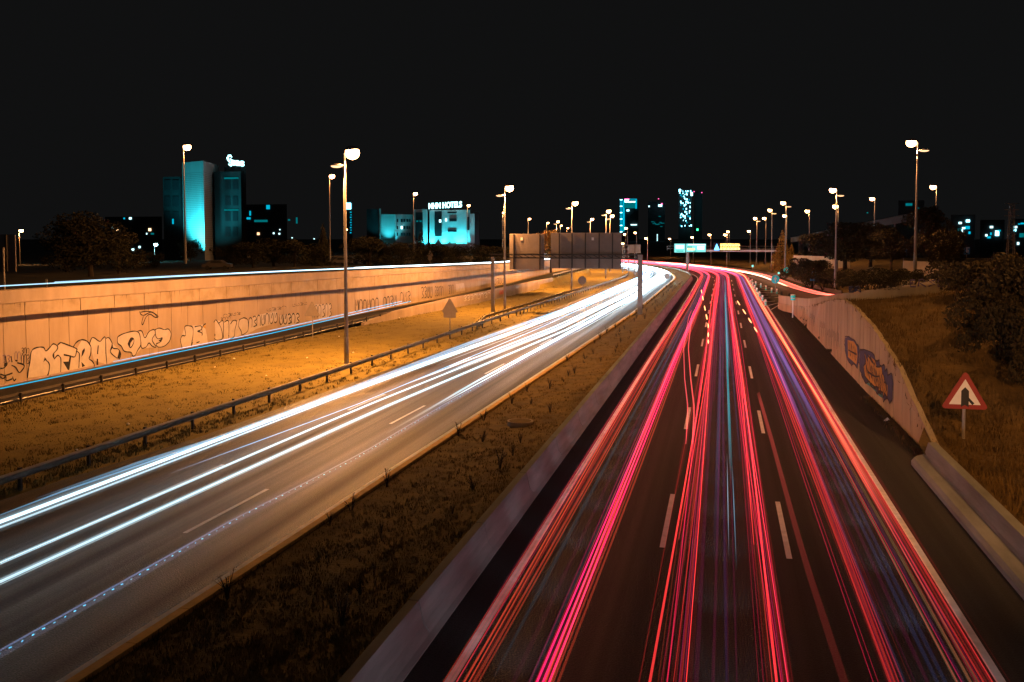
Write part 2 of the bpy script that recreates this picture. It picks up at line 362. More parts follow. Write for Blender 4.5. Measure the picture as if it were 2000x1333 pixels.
# graffiti on a wall face given as X=fx(Y)
def onwall(px, py, fx, Y0):
    Y = Y0
    for _ in range(12):
        d = ray(px, py); X = fx(Y); Y = Y+.8*(X/d.x*d.y-Y)
    t = Y/d.y; return (Y, CH+d.z*t)
def gpoly(m, pts, fx, off):
    b = bmesh.new(); vv = [b.verts.new((y, z, 0)) for y, z in pts]
    try: f = b.faces.new(vv)
    except Exception: b.free(); return
    bmesh.ops.triangulate(b, faces=[f]); b.verts.index_update()
    m.add([(fx(v.co.x)+off, v.co.x, v.co.y) for v in b.verts], [tuple(v.index for v in f.verts) for f in b.faces]); b.free()
def gline(m, pts, wd, fx, off):
    P = []
    for i in range(len(pts)-1):        # soften corners by resampling a Catmull-Rom curve
        p0 = pts[max(i-1, 0)]; p1 = pts[i]; p2 = pts[i+1]; p3 = pts[min(i+2, len(pts)-1)]
        for k in range(4):
            t = k/4; P.append(tuple(.5*((2*p1[a])+(-p0[a]+p2[a])*t+(2*p0[a]-5*p1[a]+4*p2[a]-p3[a])*t*t+(-p0[a]+3*p1[a]-3*p2[a]+p3[a])*t**3) for a in (0, 1)))
    P.append(pts[-1]); vs = []
    for i, p in enumerate(P):
        q = P[min(i+1, len(P)-1)]; r = P[max(i-1, 0)]; dx, dy = q[0]-r[0], q[1]-r[1]; l = math.hypot(dx, dy) or 1
        ww = wd*(.7+.5*abs(math.sin(i*.37+p[0])))/2
        vs += [(fx(p[0])+off, p[0]-dy/l*ww, p[1]+dx/l*ww), (fx(p[0])+off, p[0]+dy/l*ww, p[1]-dx/l*ww)]
    m.add(vs, [(2*i, 2*i+1, 2*i+3, 2*i+2) for i in range(len(P)-1)])
def crop(ox, oy, sc, pts): return [(ox+x/sc, oy+y/sc) for x, y in pts]
W1 = lambda pts: [onwall(x, y, WX, 60) for x, y in pts]
c1 = lambda p: W1(crop(0, 640, 10, p)); c2 = lambda p: W1(crop(0, 500, 4.99, p)); c3 = lambda p: W1(crop(350, 560, 5.714, p))
fill = MB(); ink = MB(); blk = MB(); org = MB(); vio = MB()
gpoly(fill, c1([(530,985),(575,700),(600,500),(650,420),(760,385),(850,395),(900,455),(1020,330),(1060,325),(1120,370),(1170,300),(1220,305),(1430,390),(1490,430),(1600,240),(1680,260),(1760,340),(1770,480),(1735,600),(1835,740),(1600,790),(1320,850),(1180,880),(920,935)]), WX, .012)
gpoly(fill, c2([(915,1020),(870,860),(890,805),(915,800),(970,835),(1000,805),(1060,800),(1090,850),(1150,910),(1175,960),(1150,1010),(1040,1060)]), WX, .0125)
gpoly(fill, c2([(1145,790),(1200,760),(1300,735),(1380,735),(1410,780),(1450,740),(1550,705),(1640,715),(1665,760),(1650,830),(1600,880),(1540,892),(1380,900),(1315,970),(1290,975),(1275,940),(1210,930),(1180,880),(1145,850)]), WX, .012)
for p in ([(530,985),(545,850),(575,700),(600,500),(650,420),(760,385),(850,395),(890,460),(960,400),(1020,330),(1060,325),(1120,370),(1110,430),(1050,500),(1030,550),(1060,620)],
          [(1060,610),(1120,545),(1170,580),(1185,650),(1180,875)], [(890,640),(940,680),(965,760),(940,900),(920,930)],
          [(1120,345),(1170,300),(1220,305),(1480,410),(1490,460),(1460,570),(1390,570)], [(1490,465),(1540,500),(1545,600),(1535,790)],
          [(1430,380),(1470,310),(1530,260),(1600,240),(1680,260),(1740,320),(1775,400),(1760,540),(1735,610),(1800,660),(1835,720),(1835,765)],
          [(0,800),(70,790),(130,720),(130,690)], [(0,910),(100,935),(240,890)], [(220,740),(300,780),(370,880),(430,830),(470,760),(440,720),(330,690)],
          [(100,560),(120,680)], [(210,560),(230,680)], [(0,960),(50,1000),(110,960),(120,1040),(240,1000)], [(240,960),(270,1040),(310,1000)]):
    gline(ink, c1(p), .085, WX, .02)
for p in ([(870,860),(890,805),(915,800),(970,835),(1000,805),(1025,800),(1030,950),(1040,1060)], [(1030,805),(1060,800),(1090,850),(1100,900),(1150,910),(1175,960),(1160,1010)],
          [(1090,870),(1075,940),(1140,1000)], [(1145,790),(1200,760),(1300,735),(1350,750),(1365,800),(1370,870),(1340,920),(1315,970),(1290,975),(1275,940),(1210,930),(1180,880),(1145,850),(1145,790)],
          [(1245,860),(1270,805),(1300,810),(1300,850),(1270,895),(1245,860)], [(1340,735),(1380,735),(1410,800),(1450,740),(1500,720),(1510,760),(1480,820),(1520,890),(1480,880),(1450,850),(1420,890),(1380,900),(1370,860)],
          [(1510,720),(1550,705),(1600,720),(1640,715),(1665,760),(1650,830),(1600,880),(1540,890),(1520,860),(1560,840),(1580,800),(1540,810),(1515,780),(1510,720)],
          [(1360,540),(1370,570),(1400,580),(1440,560),(1480,550),(1540,590),(1510,600),(1460,570),(1420,600),(1390,670),(1380,650),(1395,590)], [(1370,550),(1430,540),(1490,555),(1535,600)]):
    gline(ink, c2(p), .08, WX, .02)
for p in ([(1240,515),(1390,550),(1350,830),(1320,830),(1225,670),(1335,665),(1355,570),(1240,550)], [(1585,580),(1600,460),(1645,400),(1655,450),(1620,530)], [(1585,670),(1660,750),(1600,775)],
          [(840,690),(870,580),(910,630),(865,650)], [(1020,550),(1055,500),(1060,640)], [(70,760),(85,690),(135,680),(135,750)], [(290,630),(340,640),(335,670),(295,660)],
          [(1890,520),(1905,350),(1925,350),(1912,522)], [(1880,730),(1885,610),(1912,612),(1915,735)]):
    gpoly(blk, c1(p), WX, .018)
for p in ([(1245,860),(1270,805),(1300,810),(1270,850),(1265,890)], [(1540,830),(1580,800),(1570,840)], [(1078,925),(1088,850),(1095,900)], [(1140,1000),(1160,920),(1172,960),(1160,1005)]):
    gpoly(blk, c2(p), WX, .018)
gpoly(fill, c3([(10,600),(60,450),(110,440),(240,430),(320,410),(400,375),(490,390),(550,385),(640,390),(700,350),(770,380),(870,320),(960,300),(1090,285),(1090,380),(1000,430),(870,470),(760,530),(690,540),(560,595),(360,640),(130,680),(30,690)]), WX, .012)
gpoly(fill, c3([(1110,320),(1330,295),(1340,380),(1280,430),(1140,440)]), WX, .012)
gpoly(fill, c3([(1500,205),(1690,190),(1690,330),(1560,370)]), WX, .012)
gpoly(org, c3([(250,480),(270,430),(320,410),(360,430),(370,500),(345,560),(370,620),(300,632),(270,600)]), WX, .015)
for p in ([(10,600),(30,550),(70,545),(60,450),(110,440),(150,460),(150,560),(130,665)], [(10,600),(30,685)], [(170,450),(240,440),(245,480),(200,500),(250,520),(240,600),(190,630)],
          [(250,480),(270,430),(320,410),(360,430),(370,500),(340,560),(370,620),(300,630),(270,600),(250,480)], [(370,440),(400,375),(430,400),(470,480),(480,580),(420,600),(380,570)],
          [(440,410),(490,390),(490,580)], [(500,400),(550,390),(550,580)], [(570,420),(600,380),(640,390),(620,480),(610,560),(560,590)],
          [(670,370),(720,350),(760,370),(770,440),(760,500),(700,540),(690,500),(660,440),(670,370)]):
    gline(ink, c3(p), .09, WX, .02)
for p in ([(290,480),(330,455),(340,475),(300,520)], [(290,560),(310,540),(300,600)], [(135,600),(150,625),(140,665)], [(200,495),(235,490),(215,515)], [(480,545),(492,545),(490,578)], [(545,545),(556,545),(553,580)], [(385,520),(405,540),(390,560)]):
    gpoly(blk, c3(p), WX, .018)
def scribble(m, x0, x1, yt, yb, n, fx, Y0, wd, off=.02, slope=0., jag=False, rnd=random):
    stp = (x1-x0)/n
    for i in range(n):
        a = x0+i*stp; dy = slope*(a-x0); t = yt+dy+rnd.uniform(-2, 2)*(yb-yt)/40; b = yb+dy
        k = rnd.choice([0, 1, 2])
        if jag: P = [(a, b), (a+stp*.25, t), (a+stp*.5, (t+b)/2+rnd.uniform(-3, 3)), (a+stp*.8, t+(b-t)*.1), (a+stp, b-(b-t)*.1)]
        elif k == 0: P = [(a, b), (a+stp*.1, t+(b-t)*.2), (a+stp*.5, t), (a+stp*.85, t+(b-t)*.25), (a+stp*.8, b)]
        elif k == 1: P = [(a+stp*.1, t+(b-t)*.1), (a+stp*.6, t), (a+stp*.9, t+(b-t)*.3), (a+stp*.4, (t+b)/2), (a+stp*.9, b-(b-t)*.15), (a+stp*.2, b)]
        else: P = [(a+stp*.15, t), (a+stp*.1, b-(b-t)*.2), (a+stp*.5, b), (a+stp*.9, b-(b-t)*.3), (a+stp*.75, t), (a+stp*.45, (t+b)/2)]
        gline(m, [onwall(x, y, fx, Y0) for x, y in P], wd, fx, off)
scribble(ink, 485, 542, 620, 640, 7, WX, 85, .09, slope=-.19)
scribble(ink, 545, 585, 615, 634, 5, WX, 92, .12, slope=-.08)
scribble(ink, 614, 648, 596, 621, 5, WX, 100, .09, slope=-.10)
scribble(ink, 693, 740, 587, 609, 6, WX, 112, .11, slope=-.10)
scribble(ink, 748, 775, 580, 600, 4, WX, 118, .12, slope=-.1)
scribble(ink, 781, 802, 571, 592, 3, WX, 122, .10, slope=-.1)
scribble(ink, 822, 845, 562, 583, 4, WX, 128, .12, slope=-.1)
scribble(blk, 849, 866, 561, 579, 5, WX, 132, .10, slope=-.1)
scribble(blk, 875, 886, 558, 575, 3, WX, 136, .10, slope=-.1)
scribble(ink, 965, 984, 544, 556, 4, WX, 155, .09, slope=-.1)
gpoly(fill, W1([(890,555),(906,553),(908,568),(891,571)]), WX, .012)
scribble(ink, 41, 57, 680, 691, 3, WX, 52, .035); scribble(ink, 41, 57, 693, 711, 3, WX, 52, .045); scribble(vio, 28, 40, 688, 704, 2, WX, 50, .03)
scribble(vio, 4, 20, 694, 708, 2, WX, 50, .04)
for x0, x1, yt in ((430, 450, 621), (436, 470, 614), (520, 560, 603), (570, 600, 594)):
    scribble(ink, x0, x1, yt, yt+5, 4, WX, 85, .035, slope=-.15)
stn = MB(); rs_ = random.Random(3)
for k in range(90):
    s_ = rs_.uniform(47, 150); zt = B1(s_)-.03; h_ = rs_.uniform(.15, 1.0); w_ = rs_.uniform(.02, .07)
    stn.add([(WX(s_)+.66, s_, zt), (WX(s_)+.66, s_+w_, zt), (WX(s_)+.655, s_+w_*.6, zt-h_*.6), (WX(s_)+.655, s_+w_*.4, max(B2(s_)+.02, zt-h_)), (WX(s_)+.655, s_+w_*.2, zt-h_*.5)], [(0, 1, 2, 3, 4)])
for k in range(60):
    s_ = rs_.uniform(47, 150); zt = B2(s_)-.02; h_ = rs_.uniform(.3, 1.6); w_ = rs_.uniform(.02, .08)
    stn.add([(WX(s_)+.008, s_, zt), (WX(s_)+.008, s_+w_, zt), (WX(s_)+.008, s_+w_*.5, zt-h_)], [(0, 1, 2)])
stn.build('water_stains', mat('water_stain', (.20, .14, .085), .9, .3, 3), rw)
fill.build('graffiti_fill', M['gr_pink'], rw); ink.build('graffiti_outline', M['gr_black'], rw); blk.build('graffiti_shadow', M['gr_black'], rw)
org.build('graffiti_letter', M['gr_orange'], rw); vio.build('graffiti_tag', M['gr_violet'], rw)
# low wall carrying the slip road farther on
lw = empty('low_wall', (0, 0, 0), label='low pale concrete wall between the slip road and the grass verge', cat='wall')
LWZ = lambda s: interp(s, [(92, .25), (100, .9), (118, 1.35), (160, 1.6), (178, 1.5)])
m = MB(); m.loft(st(92, 178, 4), lambda s: [(SLE(s)+.0, -.3), (SLE(s)+.35, -.3), (SLE(s)+.35, LWZ(s)), (SLE(s)+.0, LWZ(s))], closed=True); m.build('wall_body', M['concrete'], lw)
fx2 = lambda s: SLE(s)+.35
m = MB(); scribble(m, 905, 965, 578, 588, 9, fx2, 130, .10, .02, slope=-.14); m.build('graffiti', M['gr_white'], lw)
m = MB(); gpoly(m, [onwall(x, y, fx2, 140) for x, y in [(975,568),(986,566),(986,574),(975,576)]], fx2, .02); m.build('graffiti_patch', mat('spray_red', (.55, .16, .12), .8), lw)

# ------------------------------------------------------------------ right wall and ramp parapet
tw = empty('embankment_wall', (0, 0, 0), label='board-marked concrete wall holding the grassy bank on the right, painted with blue and orange graffiti', cat='retaining wall')
RX = lambda s: interp(s, [(40, 8.45), (60, 8.3), (100, 8.35), (122, 8.2), (128, 7.6)])
m = MB(); s = 40.
while s < 124:
    e = s+random.choice([.5, .75, 1.0]); o_ = random.choice([0, .012, .02])
    m.loft([s+.006, e-.006], lambda q: [(RX(q)+o_, -.3), (RX(q)+.24, -.3), (RX(q)+.24, RWT(q)+.1+.03*math.sin(q*3)), (RX(q)+o_, RWT(q)+.1+.03*math.sin(q*3))], closed=True); s = e
m.build('wall_face', M['rwall'], tw)
W2 = lambda pts: [onwall(x, y, RX, 55) for x, y in pts]; c6 = lambda p: W2(crop(1560, 600, 6.664, p))
b1 = MB(); b2 = MB(); b3 = MB(); b4 = MB(); b5 = MB()
gpoly(b1, c6([(800,550),(850,545),(930,580),(990,640),(1000,690),(1050,700),(1060,760),(1120,760),(1125,830),(1155,800),(1160,890),(1220,880),(1235,1000),(1220,1200),(1190,1265),(1150,1180),(1110,1230),(1090,1130),(1050,1110),(1030,1130),(1000,1060),(940,1010),(930,960),(880,1000),(830,900),(820,880),(800,800),(790,680)]), RX, -.012)
gpoly(b2, c6([(860,600),(900,690),(910,620),(960,720),(930,640),(990,760),(1000,700),(1020,780),(1080,760),(1090,850),(1110,880),(1120,960),(1160,1020),(1160,1170),(1120,1120),(1110,1160),(1090,1100),(1040,1090),(1040,1050),(990,1040),(930,980),(870,900),(850,780),(880,700)]), RX, -.016)
gpoly(b1, c6([(610,400),(660,385),(740,440),(790,540),(785,680),(770,790),(720,750),(690,750),(640,700),(610,600),(600,480)]), RX, -.012)
gpoly(b2, c6([(640,430),(720,450),(760,520),(768,640),(755,750),(690,690),(645,650)]), RX, -.016)
gpoly(b4, c6([(830,900),(880,1000),(940,1040),(1000,1100),(1050,1160),(1100,1190),(1090,1130),(1000,1060),(900,975)]), RX, -.010)
for p in ([(870,650),(900,900),(880,760),(930,940)], [(920,700),(960,930),(950,760),(1000,1000)], [(980,760),(1020,980),(1010,820),(1050,1060)], [(1050,830),(1070,1080),(1085,880),(1110,1120)], [(900,840),(990,900),(1060,900)], [(1120,900),(1150,1100),(1140,960)],
          [(660,460),(680,640),(690,480),(710,680)], [(720,500),(740,700),(745,560)], [(650,560),(760,620)]):
    gline(b3, c6(p), .11, RX, -.022)
scribble(b3, 1601, 1612, 626, 655, 3, RX, 80, .09, -.012, slope=.5, jag=True); scribble(b3, 1614, 1639, 640, 675, 5, RX, 75, .09, -.012, slope=.4, jag=True)
scribble(b3, 1582, 1592, 612, 635, 3, RX, 90, .09, -.012, slope=.5, jag=True); scribble(b3, 1562, 1578, 600, 622, 3, RX, 95, .09, -.012, slope=.5)
scribble(b3, 1568, 1576, 624, 634, 2, RX, 95, .12, -.012, slope=.5)
o1 = [(800,550),(850,545),(930,580),(990,640),(1000,690),(1050,700),(1060,760),(1120,760),(1125,830),(1155,800),(1160,890),(1220,880),(1235,1000),(1220,1200),(1190,1265),(1150,1180),(1110,1230),(1090,1130),(1050,1110),(1030,1130),(1000,1060),(940,1010),(930,960),(880,1000),(830,900),(820,880),(800,800),(790,680),(800,550)]
i1 = [(860,600),(900,690),(910,620),(960,720),(930,640),(990,760),(1000,700),(1020,780),(1080,760),(1090,850),(1110,880),(1120,960),(1160,1020),(1160,1170),(1120,1120),(1110,1160),(1090,1100),(1040,1090),(1040,1050),(990,1040),(930,980),(870,900),(850,780),(880,700),(860,600)]
def jag(P, n, amp, rr):
    out = []
    for a, b in zip(P, P[1:]):
        for k in range(n): t = k/n; out.append((a[0]+(b[0]-a[0])*t+rr.uniform(-amp, amp), a[1]+(b[1]-a[1])*t+rr.uniform(-amp, amp)*1.6))
    return out+[P[-1]]
rj = random.Random(5)
gline(b3, c6(jag(o1, 2, 7, rj)), .09, RX, -.024); gline(b3, c6(jag(i1, 2, 8, rj)), .10, RX, -.025)
gline(b3, c6(jag([(610,400),(660,385),(740,440),(790,540),(785,680),(770,790),(720,750),(690,750),(640,700),(610,600),(600,480),(610,400)], 3, 9, rj)), .08, RX, -.024)
for k in range(15):
    x = 868+k*19; y0 = 640+k*26+rj.uniform(-20, 20); gline(b3, c6([(x, y0), (x+rj.uniform(2, 14), y0+70), (x+rj.uniform(-8, 6), y0+120), (x+10, y0+rj.uniform(150, 230))]), .07, RX, -.026)
for k in range(7):
    x = 650+k*17; y0 = 450+k*16+rj.uniform(-15, 15); gline(b3, c6([(x, y0), (x+rj.uniform(0, 10), y0+60), (x+rj.uniform(-6, 6), y0+100), (x+6, y0+rj.uniform(120, 200))]), .06, RX, -.026)
b4.build('graffiti_teal_drips', M['gr_teal'], tw); b1.build('graffiti_backing', M['gr_blue'], tw); b2.build('graffiti_letters', M['gr_orange'], tw); b3.build('graffiti_outline', M['gr_black'], tw)
rp = empty('ramp_parapet', (0, 0, 0), label='curved concrete parapet rising along the exit ramp to the upper right', cat='parapet')
PP = RL[4:-1]; PZ = [RZ[i] for i in range(4, 12)]
PP = [(7.1, 126.)]+PP; PZ = [.75]+PZ
def dense(P, Z, n=5):
    o1 = []; o2 = []
    for i in range(len(P)-1):
        p0 = P[max(i-1, 0)]; p1 = P[i]; p2 = P[i+1]; p3 = P[min(i+2, len(P)-1)]
        for k in range(n):
            t = k/n; o1.append(tuple(.5*((2*p1[a])+(-p0[a]+p2[a])*t+(2*p0[a]-5*p1[a]+4*p2[a]-p3[a])*t*t+(-p0[a]+3*p1[a]-3*p2[a]+p3[a])*t**3) for a in (0, 1))); o2.append(Z[i]+(Z[i+1]-Z[i])*t)
    return o1+[P[-1]], o2+[Z[-1]]
DP, DZ = dense(PP, PZ)
m = MB(); vs = []
for i, (p, z) in enumerate(zip(DP, DZ)):
    q = Vector(DP[min(i+1, len(DP)-1)])-Vector(DP[max(i-1, 0)]); n = Vector((q.y, -q.x)).normalized()   # towards the traffic side
    if n.x > 0: n = -n
    low = -1.5 if p[1] < 104 else -.9
    for a, b in ((.06, low), (.06, -.05), (-.0, .0), (.0, .98), (-.3, .98), (-.3, low)): vs.append((p[0]+n.x*a, p[1]+n.y*a, z+b))
k = 6; n_ = len(DP); fs = [(i*k+j, i*k+(j+1) % k, (i+1)*k+(j+1) % k, (i+1)*k+j) for i in range(n_-1) for j in range(k)]+[tuple(range(k)), tuple((n_-1)*k+j for j in range(k))]
m.add(vs, fs); m.build('parapet_body', M['rwall'], rp)
def pgraf(x0, x1, yt, yb, mt, wd, n, nm):
    fxp = lambda s: interp(s, sorted([(p[1], p[0]) for p in DP]))
    mm = MB()
    for i in range(n):
        a = x0+(x1-x0)*i/n; stp = (x1-x0)/n
        P = (lambda q: q[(i*7+1) % 4])([[(0, 1), (.1, .1), (.5, 0), (.8, .3), (.2, .55), (.85, 1)], [(.7, .1), (.2, .1), (.2, .5), (.7, .5), (.2, .6), (.2, 1), (.8, 1)], [(.1, 0), (.1, 1), (.7, 1)], [(.8, .1), (.2, .3), (.8, .7), (.1, .95)]])
        pts = []
        for u, v in P:
            px, py = a+u*stp*.9, yt+(yb-yt)*v; best = None
            d = ray(px, py)
            for j in range(len(DP)-1):
                ax, ay = DP[j]; bx, by = DP[j+1]; den = d.x*(by-ay)-d.y*(bx-ax)
                if abs(den) < 1e-9: continue
                u_ = (d.y*ax-d.x*ay)/den
                if -.01 <= u_ <= 1.01:
                    X = ax+(bx-ax)*u_; Y = ay+(by-ay)*u_; t = Y/d.y; best = Vector((X, Y, CH+d.z*t)); break
            if best is not None: pts.append(best+(Vector((0, 0, CH))-best).normalized()*.09)
        if len(pts) > 2: mm.tube(pts, wd/2, 4)
    if mm.v: mm.build(nm, mt, rp)
pgraf(1706, 1760, 558, 566, M['gr_black'], .05, 8, 'graffiti_tag'); pgraf(1775, 1868, 546, 560, M['gr_violet'], .13, 5, 'graffiti_letters'); pgraf(1657, 1684, 560, 570, M['gr_blue'], .2, 2, 'graffiti_patch')

# ------------------------------------------------------------------ concrete barriers
kb = empty('kerb', (0, 0, 0), label='long golden-lit kerb between the left carriageway and the planted median', cat='kerb')
m = MB()
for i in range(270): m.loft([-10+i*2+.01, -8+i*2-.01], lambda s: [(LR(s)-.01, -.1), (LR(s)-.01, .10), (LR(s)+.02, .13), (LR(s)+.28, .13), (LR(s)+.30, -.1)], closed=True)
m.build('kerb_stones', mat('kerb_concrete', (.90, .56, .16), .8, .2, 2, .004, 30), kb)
mbr = empty('concrete_barrier', (0, 0, 0), label='long low concrete barrier along the median beside the red light trails', cat='barrier')
m = MB()
for i in range(90): m.loft([-10+i*6+.02, -8+i*6, -6+i*6, -4+i*6-.02], lambda s: [(BX-.15, -.1), (BX+.36, -.1), (BX+.36, .10), (BX+.22, .30), (BX+.10, .82), (BX-.14, .82)], closed=True)
m.build('barrier_body', M['barrier'], mbr)
m = MB(); m.loft(st(-10, END, 4), lambda s: [(BX+.362, .0), (BX+.48, .0), (BX+.48, .03), (BX+.362, .10)], closed=True); m.build('kerb', M['barrier'], mbr)
rb = empty('concrete_barrier', (0, 0, 0), label='stepped concrete barrier with rounded end at the right road edge', cat='barrier')
m = MB(); m.loft(st(-10, 38, 4)+[39, 39.8, 40.2], lambda s: [(7.42+(.25 if s > 40 else 0), -.1), (7.42+(.25 if s > 40 else 0), .16), (7.52+(.2 if s > 40 else 0), .28), (7.92, .34), (8.0, .40), (8.12, .84), (8.42, .86), (8.42, -.1)], closed=True); m.build('barrier_body', M['barrier'], rb)

# ------------------------------------------------------------------ guard rails
def guardrail(name, label, Xf, s0, s1, step, zf=lambda s: 0., wp=True, rails=(.62,), side=1, group=None, lower=False, hs=1., rm=None, ph_=1.):
    g = empty(name, (0, 0, 0), label=label, cat='guard rail', group=group)
    sts = st(s0, s1, 2)
    for r_ in rails:
        m = MB(); m.loft(sts, lambda s: [(Xf(s)+side*a, zf(s)+r_+b*hs) for a, b in ((.0, -.155), (.05, -.15), (.085, -.09), (.03, -.01), (.03, .01), (.085, .09), (.05, .15), (0, .155))], closed=True, wp=wp); m.build('rail', rm or M['steel'], g)
    if lower:
        m = MB(); m.tube([(*warp(Xf(s)+side*.06, s), zf(s)+.14) for s in sts], .032, 6); m.build('lower_rail', M['steel'], g)
    s = s0+.4; pm = None; n = 0
    while s < s1:
        x, y = warp(Xf(s)-side*.10, s)
        if pm is None:
            mm = MB(); mm.box((0, 0, .40), (.12, .10, .84)); mm.box((side*.06, 0, .62), (.12, .12, .16)); pm = mm.build('post', M['darkmetal'], g); p = pm; p.scale = (1, 1, ph_)
        elif n < 98:
            p = pm.copy(); S.collection.objects.link(p); p.parent = g
        p.location = (x, y, zf(s)); n += 1; s += step if s < 104 or step < 3 else step/2
GX = lambda s: interp(s, [(0, -24.5), (40, -24.3), (60, -23.9), (100, -23.4), (150, -22.2), (200, -21.3), (260, -21.0), (400, -21)])
guardrail('guard_rail', 'steel guard rail between the grass verge and the white light trails', GX, 6, 262, 3.73)
guardrail('guard_rail', 'short doubled steel rail behind the roadside rail near the gantry leg', lambda s: GX(s)-1.4+.8*max(0, (s-150)/12) if s > 98 else GX(s)-1.4*max(0, (s-90)/8), 90, 164, 2.)
guardrail('guard_rail', 'near steel guard rail along the slip road under the graffiti wall', lambda s: SLE(s)+.15, 20, 128, 3.45, SLZ, lower=True, rails=(.44,), side=-1, hs=.42, rm=M['rail_dark'], ph_=.62)
guardrail('guard_rail', 'far steel guard rail with close posts on the slip road past the low wall', lambda s: SLE(s)+.3, 178, 292, 2.4, lambda s: SLZ(s))
gx = lambda s: interp(s, [(150, 17.6), (158, 17.1), (180, 15.8), (215, 13.6), (250, 11.8), (290, 9.9), (400, 9)])
guardrail('guard_rail', 'steel guard rail curving along the outside of the exit ramp', gx, 150, 330, 2.2, lambda s: interp(s, [(150, .35), (165, .02)]), wp=False if False else True, rails=(.62, .30), side=-1)

# ------------------------------------------------------------------ street lamps
def lamp_proto(H, arms, bowl, power, label, cat='street lamp', name='street_lamp', r0=.15, light=True, col=SOD, tilt=0., back=0., cone=150):
    t = empty(name, (0, 0, 0), label=label, cat=cat)
    m = MB(); m.tube([(0, 0, -.5), (0, 0, 1.9), (0, 0, 1.92), (0, 0, H)], [r0*1.15, r0*1.15, r0, r0*.5], 12); m.box((0, 0, .02), (.55, .55, .04)); m.build('pole', M['pole'], t, smooth=False)
    for k, (dx, dz, dim) in enumerate(arms):
        z = H+dz; sg = 1 if dx > 0 else -1
        m = MB(); m.tube([(0, 0, z-.25), (dx*.4, 0, z-.02), (dx*.7, 0, z+.05)], .05, 8); m.build('arm', M['pole'], t)
        m = MB(); m.ell((dx, 0, z+(.06 if dim else .2)), (.56, .26, .14) if dim else (.48, .48, .34), 14, 6, 0, 0., 1.); hd = m.build('lamp_head', M['signback'], t, smooth=True)
        m = MB(); m.ell((dx+.04*sg, 0, z+.04), (.46, .20, .15) if dim else (.50, .50, .50), 14, 8, 0, -1., .05 if dim else .45); bw = m.build('glass_bowl', M['bowl_dim'] if dim else bowl, hd, smooth=True); bw.visible_shadow = True
        if light and (not dim or back):
            l = bpy.data.lights.new('lamp_light', 'SPOT'); l.energy = power*(back if dim else 1.); l.color = col; l.shadow_soft_size = .2; l.spot_size = math.radians(cone if not dim else 150); l.spot_blend = .4 if cone > 160 else .7
            lo = bpy.data.objects.new('lamp_light', l); S.collection.objects.link(lo); lo.parent = t; lo.location = (dx, 0, z-.42); lo.rotation_euler = (0, math.radians(-(-28 if dim else tilt)), 0)
    return t
PW = 46000.
row = 'double-armed street lamps between the grass verge and the road'
LD = lamp_proto(15, [(.55, 0, False), (-.55, -.9, True)], M['bowl'], PW, 'nearest tall double-armed lamp post on the grass verge, its pole crossing the graffiti wall', tilt=2, back=.58, cone=168)
LD['group'] = row; LD.location = (-26.2, 63.1, 0)
dup(LD, (-25.6, 110.8, 0), label='second double-armed lamp post on the verge, beside the gantry leg', group=row)
dup(LD, (-25.4, 161.2, 0), label='third double-armed lamp post on the verge, rising behind the ribbed sign backs', group=row)
for i, s in enumerate((210, 258, 306, 354)):
    x, y = warp(-25.3, s); dup(LD, (x, y, 0), rz=(s-BS)/BR, label=['fourth double-armed lamp of the verge row, just left of the blue tower', 'fifth double-armed lamp of the verge row, above the end of the ribbed sign backs', 'sixth double-armed lamp of the verge row, over the start of the bend', 'farthest double-armed lamp of the verge row, at the bend'][i], group=row)
LS = lamp_proto(15, [(.5, 0, False)], M['bowl'], PW*.18, 'tall single lamp')
p = G(357, 545, 5.0)
def place_lamp(src, lx, ly, H, zb=None, Y=None, label='', group=None, first=False, rz=0, side=1):
    """lx,ly: where the lamp head shows; H: its height over the ground level zb"""
    if Y is None: Y = (zb+H-CH)*FPX/(HY-ly)
    q = A(lx, ly, Y); off = (.5 if side > 0 else -.5)
    loc = (q.x-off, q.y, q.z-15*(H/15)); sc = (1, 1, H/15)
    if first: src.location = loc; src.scale = sc; tag(src, label, 'street lamp', group); return src
    return dup(src, loc, sc=sc, label=label, group=group)
up = 'single lamps along the upper road'
place_lamp(LS, 365, 288, 15, 5.0, label='tall single lamp behind the parapet in front of the cyan floodlit tower', group=up, first=True)
place_lamp(LS, 648, 345, 15, 4.7, label='single lamp behind the parapet just left of the nearest double-armed lamp', group=up)
place_lamp(LS, 811, 379, 15, 4.5, label='single lamp behind the parapet in front of the left wing of the floodlit hotel', group=up)
place_lamp(LS, 915, 402, 15, 4.4, label='single lamp at the right end of the floodlit hotel', group=up)
far = 'small lamps scattered beyond the upper road'
for i, (x, y, Yd, lb) in enumerate([(984, 416, 300, 'lamp showing just below the second double-armed lamp head'), (1034, 428, 340, 'lamp standing above the left ribbed sign back'), (1070, 436, 400, 'lamp above the golden tree between the sign backs'),
        (1096, 441, 440, 'small lamp right of the golden tree above the sign back'), (1109, 446, 480, 'lower of two close small lamps above the wide sign back'), (41, 451, 190, 'amber lamp at the far left above the sign back'),
        (441, 450, 330, 'lamp at the right foot of the tall dark office block'), (676, 449, 330, 'small amber lamp seen beside the nearest tall lamp pole')]):
    place_lamp(LS, x, y, 12, Y=Yd, label=lb, group=far)
LR_ = lamp_proto(15, [(-.55, 0, False), (.55, -.9, True)], M['bowl'], PW*.34, 'nearest tall double-armed lamp on the right bank', tilt=8)
rg = 'double-armed lamps along the right side of the motorway'
def rlamp(first, lx, ly, by, Y, label):
    q = A(lx, ly, Y); b = A(lx, by, Y); H = q.z-b.z; loc = (q.x+.55, q.y, b.z)
    if first: LR_.location = loc; LR_.scale = (1, 1, H/15); tag(LR_, label, 'street lamp', rg); return
    dup(LR_, loc, sc=(1, 1, H/15), label=label, group=rg)
rlamp(True, 1781, 280, 536, 100, 'large bright double-armed lamp on the right bank, thickest pole of the right side')
